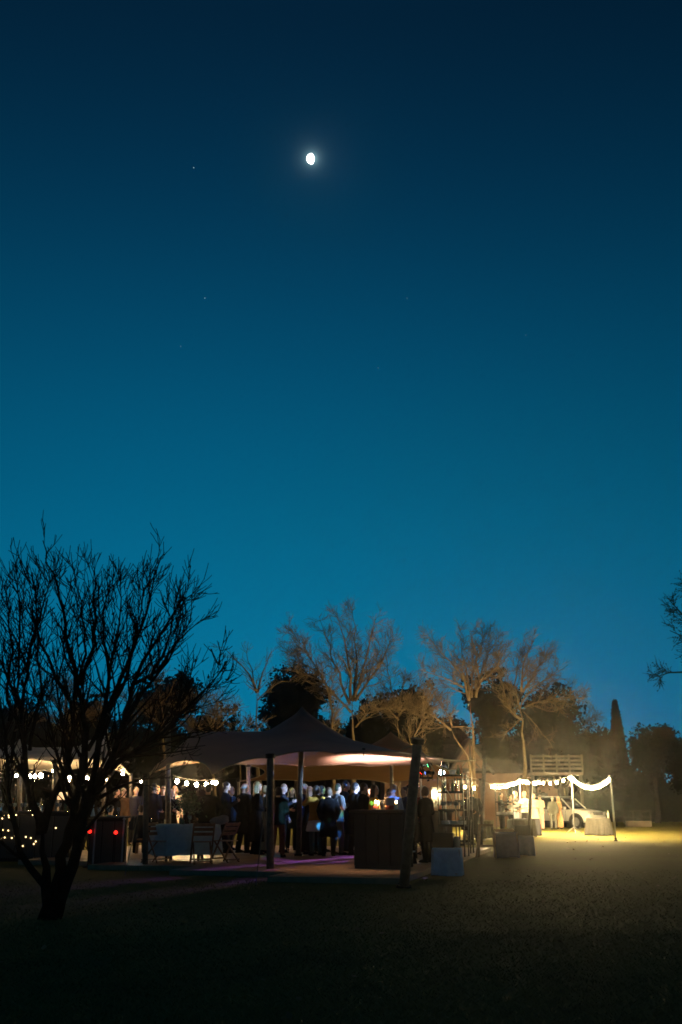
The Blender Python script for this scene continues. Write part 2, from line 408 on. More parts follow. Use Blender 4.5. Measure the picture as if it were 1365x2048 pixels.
FRONT = dict(step=.15, wob=.10, up=.12, kids=[1, 1, 2], prob=.66, ang=(14, 40), ratio=(.38, .68), lmin=.20, lmax=1.35, rmin=.0046, t0=.16, rtrunk=.06)
BIG = dict(step=.5, wob=.11, up=.07, kids=[2, 2, 3], prob=.76, ang=(20, 55), ratio=(.28, .55), lmin=.45, lmax=4.4, rmin=.009, t0=.12, rtrunk=.09)
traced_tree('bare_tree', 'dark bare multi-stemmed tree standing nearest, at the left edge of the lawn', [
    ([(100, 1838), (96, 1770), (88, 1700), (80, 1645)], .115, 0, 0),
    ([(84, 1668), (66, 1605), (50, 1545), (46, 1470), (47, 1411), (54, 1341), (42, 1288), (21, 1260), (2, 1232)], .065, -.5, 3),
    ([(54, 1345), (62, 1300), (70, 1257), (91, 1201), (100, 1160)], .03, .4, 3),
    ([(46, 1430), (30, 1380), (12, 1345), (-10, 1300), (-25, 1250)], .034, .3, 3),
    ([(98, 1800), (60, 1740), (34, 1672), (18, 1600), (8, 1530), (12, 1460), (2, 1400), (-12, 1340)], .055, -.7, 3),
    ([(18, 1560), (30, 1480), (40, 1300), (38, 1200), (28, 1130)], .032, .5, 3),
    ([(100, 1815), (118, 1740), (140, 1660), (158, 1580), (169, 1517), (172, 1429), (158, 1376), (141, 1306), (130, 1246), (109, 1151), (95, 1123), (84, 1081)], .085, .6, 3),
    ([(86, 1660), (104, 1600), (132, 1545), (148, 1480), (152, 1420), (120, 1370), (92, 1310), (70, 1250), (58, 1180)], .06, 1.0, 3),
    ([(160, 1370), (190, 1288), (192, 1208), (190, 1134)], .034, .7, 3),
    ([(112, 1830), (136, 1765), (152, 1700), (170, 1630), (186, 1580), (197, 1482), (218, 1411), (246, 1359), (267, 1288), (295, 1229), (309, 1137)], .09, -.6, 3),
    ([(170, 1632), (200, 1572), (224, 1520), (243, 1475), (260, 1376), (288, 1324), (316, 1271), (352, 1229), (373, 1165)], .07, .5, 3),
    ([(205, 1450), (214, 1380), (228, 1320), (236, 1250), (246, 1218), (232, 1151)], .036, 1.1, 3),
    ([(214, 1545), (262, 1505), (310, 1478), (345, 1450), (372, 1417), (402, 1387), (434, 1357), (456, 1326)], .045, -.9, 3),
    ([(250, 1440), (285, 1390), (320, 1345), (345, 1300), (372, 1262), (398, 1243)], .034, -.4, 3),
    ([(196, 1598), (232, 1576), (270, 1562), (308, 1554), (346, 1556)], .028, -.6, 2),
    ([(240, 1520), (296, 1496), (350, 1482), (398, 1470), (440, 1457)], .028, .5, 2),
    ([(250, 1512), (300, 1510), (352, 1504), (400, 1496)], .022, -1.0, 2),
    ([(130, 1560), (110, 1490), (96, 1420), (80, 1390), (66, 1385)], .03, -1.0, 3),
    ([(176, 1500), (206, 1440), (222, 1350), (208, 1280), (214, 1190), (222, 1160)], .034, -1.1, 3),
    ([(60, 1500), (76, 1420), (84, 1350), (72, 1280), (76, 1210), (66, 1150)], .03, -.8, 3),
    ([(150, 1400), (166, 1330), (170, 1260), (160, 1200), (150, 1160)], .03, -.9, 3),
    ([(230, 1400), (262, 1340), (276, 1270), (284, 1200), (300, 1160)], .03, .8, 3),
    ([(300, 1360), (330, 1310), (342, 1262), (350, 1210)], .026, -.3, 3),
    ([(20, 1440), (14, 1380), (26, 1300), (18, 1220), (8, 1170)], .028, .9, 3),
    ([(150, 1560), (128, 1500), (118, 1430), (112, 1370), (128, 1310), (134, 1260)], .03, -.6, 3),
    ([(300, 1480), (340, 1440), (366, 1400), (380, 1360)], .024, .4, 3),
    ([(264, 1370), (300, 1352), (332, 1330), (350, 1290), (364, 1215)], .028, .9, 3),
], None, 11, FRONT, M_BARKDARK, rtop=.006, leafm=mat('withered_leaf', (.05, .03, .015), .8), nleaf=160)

bt = 'bare trees behind the tents'
traced_tree('bare_tree', 'tallest bare tree, fan-shaped, rising behind the main tent peak', [
    ([(708, 1600), (707, 1481), (705, 1425), (703, 1400)], .34, 0, 0),
    ([(703, 1425), (664, 1384), (643, 1358), (605, 1346), (575, 1340)], .13, -1.5, 3),
    ([(700, 1407), (681, 1366), (664, 1308), (649, 1261), (640, 1240)], .15, 1.5, 3),
    ([(702, 1402), (702, 1352), (693, 1293), (678, 1237), (672, 1225)], .17, -1.0, 3),
    ([(705, 1402), (713, 1352), (711, 1296), (708, 1237), (705, 1218)], .17, 2.0, 3),
    ([(708, 1396), (725, 1346), (737, 1296), (746, 1246), (752, 1228)], .15, -2.0, 3),
    ([(710, 1402), (740, 1360), (769, 1320), (784, 1280), (790, 1268)], .15, 1.0, 3),
    ([(712, 1454), (731, 1425), (763, 1416), (790, 1420)], .09, -2, 3),
    ([(668, 1590), (665, 1437), (658, 1384), (634, 1334), (605, 1290), (582, 1268)], .2, -3, 3),
    ([(640, 1345), (612, 1335), (590, 1310), (574, 1300)], .08, 1, 3),
], 57, 21, BIG, M_TWIG, group=bt)
traced_tree('bare_tree', 'small forked bare tree with pale trunk left of the main tent peak', [
    ([(516, 1600), (516, 1448), (516, 1400), (513, 1380)], .2, 0, 0),
    ([(514, 1385), (500, 1349), (488, 1337), (467, 1314), (446, 1292)], .12, -1, 2),
    ([(516, 1384), (522, 1361), (532, 1328), (541, 1308)], .10, 1, 2),
    ([(513, 1384), (508, 1355), (500, 1325), (496, 1300)], .08, 1.5, 2),
    ([(516, 1400), (540, 1375), (562, 1362)], .06, 1.5, 2),
], 48, 22, BIG, M_TWIG, group=bt)
traced_tree('bare_tree', 'broad bare tree with straight trunk behind the half-timbered gables', [
    ([(950, 1610), (948, 1517), (946, 1450), (942, 1404)], .32, 0, 0),
    ([(939, 1401), (925, 1346), (902, 1324), (872, 1292), (858, 1274)], .16, -1, 3),
    ([(926, 1375), (886, 1353), (838, 1339)], .10, -2, 3),
    ([(941, 1395), (929, 1321), (922, 1288), (918, 1270)], .14, 1.5, 3),
    ([(952, 1395), (957, 1362), (954, 1304), (938, 1262)], .16, -1, 3),
    ([(957, 1375), (964, 1337), (986, 1288), (998, 1270)], .14, 1, 3),
    ([(958, 1366), (986, 1346), (1006, 1314), (1014, 1290)], .12, -2, 3),
    ([(944, 1395), (946, 1340), (966, 1280), (972, 1258)], .12, 2, 3),
], 59, 23, BIG, M_TWIG, group=bt)
traced_tree('bare_tree', 'bare tree with drooping right branches above the timber balcony', [
    ([(1052, 1600), (1047, 1466), (1044, 1420), (1043, 1384)], .28, 0, 0),
    ([(1043, 1384), (1044, 1337), (1058, 1292), (1068, 1278)], .15, -1, 3),
    ([(1046, 1384), (1064, 1356), (1086, 1317), (1106, 1300)], .14, 1, 3),
    ([(1040, 1420), (1031, 1385), (1034, 1337), (1046, 1300)], .12, 2, 3),
    ([(1050, 1414), (1089, 1398), (1134, 1396), (1168, 1390)], .10, -2, 3),
    ([(1046, 1440), (1018, 1430), (1006, 1369), (996, 1337), (990, 1310)], .11, -1, 3),
    ([(1048, 1424), (1076, 1456), (1095, 1480), (1109, 1497)], .07, -2.5, 2),
    ([(1046, 1400), (1072, 1370), (1110, 1350), (1136, 1330)], .10, 2, 3),
], 60.5, 24, BIG, M_TWIG, group=bt)
traced_tree('bare_tree', 'crooked low bare tree leaning left between the two tall bare trees', [
    ([(945, 1580), (936, 1512), (909, 1472), (902, 1459)], .2, 0, 0),
    ([(902, 1460), (870, 1433), (840, 1415), (806, 1405)], .11, -1, 3),
    ([(905, 1455), (895, 1425), (872, 1395), (860, 1376)], .09, 1, 3),
    ([(906, 1454), (922, 1449), (944, 1455)], .07, 0, 2),
    ([(818, 1560), (822, 1485), (846, 1437), (852, 1405), (846, 1380)], .13, -2, 3),
    ([(846, 1437), (818, 1415), (792, 1412)], .08, 1, 3),
    ([(846, 1430), (868, 1410), (884, 1392)], .07, 1, 3),
], 57, 25, BIG, M_TWIG, group=bt)
traced_tree('bare_tree', 'dense thicket-like bare tree behind the nearest dark tree', [
    ([(335, 1600), (330, 1500), (326, 1440), (322, 1400)], .2, 0, 0),
    ([(322, 1405), (310, 1375), (300, 1350), (296, 1335)], .10, 1, 3),
    ([(324, 1410), (336, 1380), (352, 1362)], .09, -1, 3),
    ([(326, 1440), (370, 1415), (398, 1400)], .09, -1, 3),
    ([(326, 1450), (280, 1420), (250, 1400)], .09, 1, 3),
], 48, 26, BIG, M_TWIG, group=bt)
traced_tree('bare_tree', 'faint bare tree among evergreens at the far left', [
    ([(140, 1600), (138, 1500), (135, 1440)], .2, 0, 0),
    ([(135, 1445), (110, 1400), (90, 1375), (84, 1360)], .1, 1, 3),
    ([(136, 1445), (150, 1400), (172, 1372)], .1, -1, 3),
    ([(135, 1440), (130, 1400), (128, 1362)], .1, 2, 3),
    ([(137, 1460), (190, 1420), (222, 1405)], .1, 0, 3),
    ([(137, 1470), (80, 1430), (40, 1415)], .1, 0, 3),
], 50, 27, BIG, M_TWIG, group=bt)
traced_tree('bare_tree', 'bare tree filling the gap between the tallest and the broad bare tree', [
    ([(800, 1600), (800, 1470), (798, 1420)], .2, 0, 0),
    ([(798, 1425), (785, 1380), (776, 1340), (770, 1310)], .11, 1, 3),
    ([(799, 1420), (804, 1370), (812, 1335)], .11, -1, 3),
    ([(799, 1430), (826, 1395), (846, 1370)], .10, 1, 3),
    ([(798, 1440), (765, 1405), (742, 1395)], .09, -1, 3),
], 60, 31, BIG, M_TWIG, group=bt)
traced_tree('bare_tree', 'rounded brown bare tree at the right end of the row of bare trees', [
    ([(1130, 1600), (1128, 1500), (1126, 1455)], .2, 0, 0),
    ([(1126, 1460), (1108, 1410), (1100, 1375)], .11, 1, 3),
    ([(1126, 1455), (1132, 1405), (1138, 1372)], .11, -1, 3),
    ([(1127, 1460), (1156, 1420), (1172, 1395)], .11, 1, 3),
    ([(1128, 1475), (1172, 1445), (1194, 1430)], .10, -1, 3),
    ([(1126, 1475), (1090, 1440), (1068, 1425)], .10, 1, 3),
], 70, 32, BIG, M_TWIG, group=bt)
traced_tree('bare_tree', 'thin bare tree left of the pale spiky shrub', [
    ([(430, 1600), (428, 1500), (426, 1455)], .16, 0, 0),
    ([(426, 1460), (410, 1425), (400, 1405)], .09, 1, 3),
    ([(426, 1455), (436, 1420), (440, 1395)], .09, -1, 3),
    ([(427, 1465), (456, 1435), (472, 1415)], .09, 1, 3),
    ([(427, 1470), (390, 1450), (365, 1440)], .09, 1, 3),
], 52, 33, BIG, M_TWIG, group=bt)
SHR = dict(BIG); SHR.update(lmax=1.6, lmin=.35, kids=[2, 2, 2], rmin=.013)
traced_tree('bare_shrub', 'pale spiky bare shrub lit yellow behind the tent ridge', [
    ([(482, 1560), (482, 1500), (482, 1470)], .06, 0, 0)] +
    [([(482 + i*3, 1475), (482 + i*9, 1450), (482 + i*14 + (i % 2)*5, 1424 + abs(i)*3)], .035, (i % 3)-1, 2) for i in range(-4, 5)],
    46, 28, SHR, M_TWIG, cat='shrub')

def leafy(name, label, px, pyb, pyt, wpx, Y, n, seed, m=M_LEAF, size=.15, lobes=7, cat='tree', group=None, taper=False, hollow=.0):
    n = int(n*1.9); rg = np.random.default_rng(seed)
    base = at(px, 1600, Y); top = at(px, pyt, Y).z; bot = max(.2, at(px, pyb, Y).z)
    W = abs(xat(px + wpx/2, Y, 3) - xat(px - wpx/2, Y, 3))/2
    root = thing(name, (base.x, Y, 0), label, cat, group)
    H = top - bot
    if taper:
        t = rg.random(n)**1.25; rr = W*(1-t)**.75*(.35+.65*np.minimum(1, t*6))*rg.uniform(.55, 1.0, n)**.5*(1+.12*np.sin(t*40+rg.uniform(0, 6, n)))
        a = rg.uniform(0, 6.283, n); c = np.stack([rr*np.cos(a), rr*np.sin(a), bot + t*H], 1)
    else:
        cs = []
        lc = np.stack([rg.uniform(-.62, .62, lobes)*W, rg.uniform(-.5, .5, lobes)*W, bot + H*rg.uniform(.25, .78, lobes)], 1)
        lc[0] = (0, 0, bot + H*.72); lr = rg.uniform(.26, .42, lobes)*min(H, 2*W)*.75; lr[0] = H*.28
        # clumps inside lobes
        k = n//26
        which = rg.integers(0, lobes, k); d = rg.normal(size=(k, 3)); d /= np.linalg.norm(d, axis=1)[:, None]
        cc = lc[which] + d*(lr[which]*rg.uniform(.45, 1.08, k))[:, None]
        c = np.repeat(cc, 26, 0)[:n] + rg.normal(size=(k*26, 3))[:n]*(.10*min(H, 2*W)**.6)
        n = c.shape[0]
    c[:, 2] = np.minimum(c[:, 2], top)
    u = rg.normal(size=(n, 3)); u /= np.linalg.norm(u, axis=1)[:, None]
    v = np.cross(u, rg.normal(size=(n, 3))); v /= np.linalg.norm(v, axis=1)[:, None]
    s = size*rg.uniform(.6, 1.4, n)[:, None]
    q = np.stack([c-u*s, c-v*s*.55, c+u*s, c+v*s*.55], 1)
    obj('crown', numpy_mesh('crown', q, 4), m, root)
    t = MB(); r = max(.06, W*.09)
    t.tube([(0, 0, -.1), (0.05*W, 0, bot*.6), (0, .02*W, bot + H*.45), (0, 0, bot + H*.8)], [r*1.4, r, r*.7, r*.2], 8)
    if not taper:
        for p in lc[1:]:
            t.tube([(0, 0, bot + H*.1), tuple(p*np.array([.5, .5, 1]) - np.array([0, 0, H*.12])), tuple(p)], [r*.6, r*.35, r*.12], 5)
    t.build('trunk', M_BARKDARK, root, smooth=True)
    return root
eg = 'dark evergreens behind the tents'
leafy('evergreen_tree', 'round-headed dark evergreen tree between the forked and the tallest bare tree', 590, 1560, 1326, 130, 62, 5200, 1, group=eg, lobes=9)
leafy('evergreen_tree', 'dark evergreen tree right behind the tallest bare tree', 745, 1560, 1388, 90, 64, 3000, 2, group=eg)
leafy('evergreen_tree', 'flat-topped dark evergreen above the small tent peak', 832, 1580, 1358, 110, 62, 4600, 3, group=eg)
leafy('evergreen_tree', 'dark evergreen with uneven top between the two right bare trees', 996, 1590, 1338, 96, 66, 4600, 4, group=eg)
leafy('evergreen_tree', 'wide dark bushy tree at the right of the bare trees', 1120, 1600, 1368, 160, 64, 6500, 5, group=eg, lobes=11)
leafy('evergreen_tree', 'dark tree sloping down towards the cypress', 1190, 1605, 1440, 110, 70, 3600, 6, group=eg)
leafy('evergreen_tree', 'dark round tree right of the cypress', 1312, 1610, 1448, 110, 78, 4200, 7, group=eg)
leafy('evergreen_tree', 'low dark tree at the far right edge', 1375, 1610, 1478, 90, 72, 3200, 8, group=eg)
leafy('evergreen_tree', 'tall dark tree behind the ridge of the left tents', 322, 1560, 1332, 120, 66, 4600, 9, group=eg, lobes=9)
leafy('evergreen_tree', 'dark tree behind the nearest bare tree at left', 190, 1590, 1392, 150, 68, 4600, 10, group=eg)
leafy('evergreen_tree', 'dark tree at the far left edge', 40, 1590, 1400, 150, 66, 4600, 12, group=eg)
leafy('evergreen_tree', 'low dark tree behind the pale spiky shrub', 440, 1590, 1400, 90, 66, 2800, 13, group=eg)
leafy('evergreen_tree', 'low dark tree filling in left of the main tent peak', 545, 1590, 1395, 90, 70, 2600, 14, group=eg)
leafy('evergreen_tree', 'dark dense tree behind the tent ridge, left of the thin bare tree', 262, 1600, 1425, 150, 72, 5000, 19, group=eg, lobes=10)
leafy('evergreen_tree', 'dark dense tree behind the tent ridge, right of the tall dark tree', 390, 1600, 1432, 130, 74, 4600, 20, group=eg, lobes=10)
leafy('evergreen_tree', 'dark dense low tree behind the pale left tent', 110, 1600, 1440, 170, 72, 5000, 21, group=eg, lobes=10)
leafy('evergreen_tree', 'dark low tree behind the peak of the largest tent', 660, 1600, 1432, 130, 76, 4600, 22, group=eg, lobes=10)
leafy('evergreen_tree', 'dark low tree behind the half-timbered gables', 900, 1600, 1430, 150, 78, 5000, 23, group=eg, lobes=10)
leafy('cypress_tree', 'narrow pointed dark cypress standing alone at right', 1245, 1600, 1403, 46, 80, 4200, 15, taper=True, size=.2)
def hedge(label, px0, px1, Y, H, n, seed):
    rg = np.random.default_rng(seed); x0, x1 = xat(px0, Y, 1), xat(px1, Y, 1); L = x1-x0
    root = thing('hedge', ((x0+x1)/2, Y, 0), label, 'hedge')
    x = rg.uniform(-L/2, L/2, n); top = H*(.8 + .12*np.sin(x*.9+seed) + .08*np.sin(x*2.3+1))
    c = np.stack([x, rg.uniform(-1.0, 1.0, n), rg.uniform(0, 1, n)**.8*top], 1)
    u = rg.normal(size=(n, 3)); u /= np.linalg.norm(u, axis=1)[:, None]; v = np.cross(u, rg.normal(size=(n, 3))); v /= np.linalg.norm(v, axis=1)[:, None]
    s = .34*rg.uniform(.6, 1.4, n)[:, None]
    obj('foliage', numpy_mesh('foliage', np.stack([c-u*s, c-v*s*.6, c+u*s, c+v*s*.6], 1), 4), M_LEAF, root)
    for k in range(int(L/2)): MB().tube([(-L/2 + k*2+.5, 0, -.1), (-L/2 + k*2+.6, .1, H*.4), (-L/2+k*2+.4, 0, H*.7)], [.08, .06, .02], 6).build('stem', M_BARKDARK, root)
hedge('long dark hedge at right, behind the white car', 1150, 1460, 84, 4.6, 14000, 16)
hedge('dark hedge behind the house and the main tent', 480, 1150, 86, 6.6, 32000, 17)
hedge('dark hedge behind the left tents', -60, 500, 84, 7.0, 30000, 18)
def wood(label, px0, px1, Y, H, n, seed):
    rg = np.random.default_rng(seed); x0, x1 = xat(px0, Y, 1), xat(px1, Y, 1); L = x1-x0
    x = rg.uniform(-L/2, L/2, n); top = H*(.80 + .13*np.sin(x*.45+seed) + .07*np.sin(x*1.3+1))
    c = np.stack([x, rg.uniform(-1.5, 1.5, n), rg.uniform(0, 1, n)**.85*top], 1)
    u = rg.normal(size=(n, 3)); u /= np.linalg.norm(u, axis=1)[:, None]; v = np.cross(u, rg.normal(size=(n, 3))); v /= np.linalg.norm(v, axis=1)[:, None]
    s = .36*rg.uniform(.6, 1.4, n)[:, None]
    obj('far_wood', numpy_mesh('far_wood', np.stack([c-u*s, c-v*s*.6, c+u*s, c+v*s*.6], 1), 4), M_LEAF, kind='stuff', label=label, cat='wood', loc=((x0+x1)/2, Y, 0))
wood('dark far-off wood closing the view behind the trees', 520, 1222, 96, 9.4, 46000, 41)
hedge('dark hedge continuing past the left edge of the lawn', -900, -60, 84, 6.5, 22000, 24)
hedge('dark hedge continuing past the right edge of the lawn', 1460, 2100, 84, 5.5, 18000, 25)
traced_tree('leafy_tree', 'sparse leafy tree reaching in from the right edge of the sky', [
    ([(1440, 1760), (1436, 1600), (1430, 1450), (1424, 1300)], .2, 0, 0),
    ([(1424, 1310), (1395, 1262), (1362, 1222), (1340, 1196)], .06, 0, 3),
    ([(1426, 1360), (1395, 1350), (1362, 1338), (1332, 1342), (1318, 1352)], .05, 0, 3),
    ([(1426, 1330), (1396, 1300), (1368, 1268), (1344, 1262)], .05, 1, 3),
    ([(1424, 1300), (1410, 1230), (1392, 1180), (1372, 1160)], .06, 1, 3),
], 28, 29, dict(BIG, step=.3, lmax=1.4, lmin=.25, rmin=.006, up=.02, t0=.35), M_BARKDARK, leafm=M_LEAF, nleaf=1500)

# ------------------------------------------------------------------ house
def house():
    Y = 64.0
    M_PL = mat('pink_plaster', (.13, .078, .055), .95, spec=.1, noise=.18, nscale=2, bump=.2)
    M_ROOF = mat('dark_shingle', (.03, .024, .02), .9, spec=.1, noise=.35, nscale=3, bump=.5, bscale=12)
    matte(M_PL); matte(M_ROOF)
    M_TIM = mat('dark_timber', (.03, .02, .014), .7)
    M_PANE = mat('dark_window_glass', (.02, .025, .03), .08, spec=.8)
    x0, x1 = xat(770, Y, 2), xat(1120, Y, 2); eave = 3.25
    root = thing('house', ((x0+x1)/2, Y, 0), 'pink plastered house with half-timbered gables behind the tents', 'house')
    o = Vector(root.location)
    def b(mb, cx, cz, sx, sz, yf, dep): return mb.box((cx-o.x, yf + dep/2, cz), (sx, dep, sz))
    b(MB(), (x0+x1)/2, eave/2, x1-x0, eave, 0, 7).build('wall', M_PL, root)
    # main roof: a prism
    h = 1.9; a, c = x0-o.x-.4, x1-o.x+.4
    rf = MB().add([(a, -.5, eave-.05), (c, -.5, eave-.05), (c, 7.5, eave-.05), (a, 7.5, eave-.05), (a+1, 3.5, eave+h), (c-1, 3.5, eave+h)],
             [(0, 1, 5, 4), (1, 2, 5), (2, 3, 4, 5), (3, 0, 4), (0, 3, 2, 1)]).build('roof', M_ROOF, root)
    for px in (842, 938):
        cx = xat(px, Y, 4)-o.x; gw = 1.15; gb = eave+.15; gt = at(px, 1484, Y).z; yf = -.62
        g_ = MB().add([(cx-gw, yf, gb), (cx+gw, yf, gb), (cx, yf, gt), (cx-gw, yf+3, gb), (cx+gw, yf+3, gb), (cx, yf+3, gt)],
                 [(0, 1, 2), (3, 5, 4), (0, 3, 4, 1), (0, 2, 5, 3), (1, 4, 5, 2)]).build('gable', M_PL, root)
        g_.name = 'gable'
        for s in (-1, 1):
            MB().bar((cx+s*(gw+.25), yf-.12, gb-.25), (cx-s*.04, yf-.12, gt+.08), .16, .14).build('timber', M_TIM, g_)
            MB().bar((cx+s*(gw*.5), yf-.05, gb+.1), (cx+s*.02, yf-.05, gt-(gt-gb)*.55), .09, .08).build('timber', M_TIM, g_)
            q = MB().add([(cx+s*(gw+.3), yf-.25, gb-.3), (cx, yf-.25, gt+.12), (cx, yf+3.6, gt+.12), (cx+s*(gw+.3), yf+3.6, gb-.3),
                          (cx+s*(gw+.3), yf-.25, gb-.2), (cx, yf-.25, gt+.24), (cx, yf+3.6, gt+.24), (cx+s*(gw+.3), yf+3.6, gb-.2)],
                         [(0, 1, 2, 3), (4, 7, 6, 5), (0, 4, 5, 1), (1, 5, 6, 2), (2, 6, 7, 3), (3, 7, 4, 0)])
            q.build('gable_roof', M_ROOF, g_)
        MB().bar((cx, yf-.06, gb), (cx, yf-.06, gt-.1), .1, .08).build('timber', M_TIM, g_)
        MB().box((cx, yf-.07, gb), (gw*2+.3, .12, .14)).build('timber', M_TIM, g_)
    # windows and a door
    for px, zz, ww, hh in ((873, 1.75, .62, 1.25), (1000, 1.9, .0, 0), (835, 1.75, .9, 1.2), (1028, 2.25, .7, .8), (1076, 1.9, .0, 0)):
        if not ww: continue
        cx = xat(px, Y, zz)-o.x
        win = MB().box((cx, -.02, zz), (ww, .06, hh)).build('window', M_PANE, root)
        f = MB()
        for s in (-1, 1):
            f.box((cx+s*ww/2, -.05, zz), (.07, .1, hh+.07)); f.box((cx, -.052, zz+s*hh/2), (ww-.07, .1, .07))
        f.build('frame', M_TIM, win)
        MB().box((cx, -.1, zz-hh/2-.08), (ww+.2, .2, .06)).build('sill', M_PL, win)
    cx = xat(1098, Y, 1)-o.x + .9
    dr = MB().box((cx-1.4, -.03, 1.0), (.95, .07, 2.0)).build('door', M_TIM, root)
    MB().ball((cx-1.75, -.09, 1.0), .04, 8, 6).build('handle', M_STEEL, dr)
    # timber balcony with horizontal slats on the right
    bx0, bx1 = xat(1062, Y-1.5, 3.5)-o.x, xat(1164, Y-1.5, 3.5)-o.x
    bal = MB().box(((bx0+bx1)/2, -.9, 3.12), (bx1-bx0, 1.7, .16)).build('balcony', mat('balcony_plaster', (.10, .065, .05), .85), root)
    for k in range(4):
        MB().box(((bx0+bx1)/2, -1.72, 3.42 + k*.24), (bx1-bx0, .05, .12)).build('slat', mat('balcony_timber', (.055, .04, .026), .8, noise=.3, nscale=6), bal)
    for k in range(5):
        MB().box((bx0 + (bx1-bx0)*k/4, -1.66, 3.72), (.09, .08, 1.1)).build('post', MATS['balcony_timber'], bal)
    for k in (0, 1):
        MB().box((bx0+.1 + (bx1-bx0-.2)*k, -1.5, 1.52), (.16, .16, 3.04)).build('post', M_TIM, bal)
house()

# low rail fence and plinth at far right
def fence():
    Y = 66.0; xa, xb = xat(1232, Y, .8), xat(1300, Y, .8)
    root = thing('rail_fence', ((xa+xb)/2, Y, 0), 'thin wooden rail fence right of the white car', 'fence')
    L = xb-xa
    for k in range(5): MB().box((-L/2 + L*k/4, 0, .48), (.07, .07, 1.0)).build('post', M_BARKDARK, root)
    for z in (.95, .55): MB().box((0, -.06, z), (L+.2, .04, .06)).build('rail', M_BARKDARK, root)
    MB().box((0, -.6, .17), (L*.7, .4, .34)).build('low_wall', mat('sandstone', (.2, .15, .1), .9, noise=.2, nscale=3, bump=.4), label='low sandstone wall in front of the thin rail fence', cat='wall', loc=(xat(1272, Y, .4), Y, 0))
fence()

# ------------------------------------------------------------------ dance floor of panels
FLZ = .10
C0 = gnd(802, 1757, FLZ); dR = Vector((.255, .967, 0)).normalized(); dL = Vector((-dR.y, dR.x, 0))
fl = thing('dance_floor', (C0.x, C0.y, 0), 'raised wooden dance floor of square panels under the main tent', 'floor')
pm = MB().box((0, 0, 0), (1.192, 1.192, FLZ-.004)).mesh('floor_panel')
ang = math.atan2(dR.x, dR.y)
fm = [mat('floor_panel_%d' % k, c, .38, noise=.25, nscale=5, bump=.15) for k, c in enumerate(((.33, .21, .12), (.29, .185, .11), (.36, .23, .135)))]
rr = random.Random(3)
for i in range(9):
    for j in range(max(0, int(i*.5)), 11):
        p = dL*(.6 + i*1.2) + dR*(.6 + j*1.2)
        obj('panel', pm, rr.choice(fm), fl, loc=(p.x, p.y, FLZ/2 + rr.uniform(-.002, .002)), rz=-ang)
def on_floor(px, Y): return Vector((xat(px, Y, FLZ), Y, FLZ))

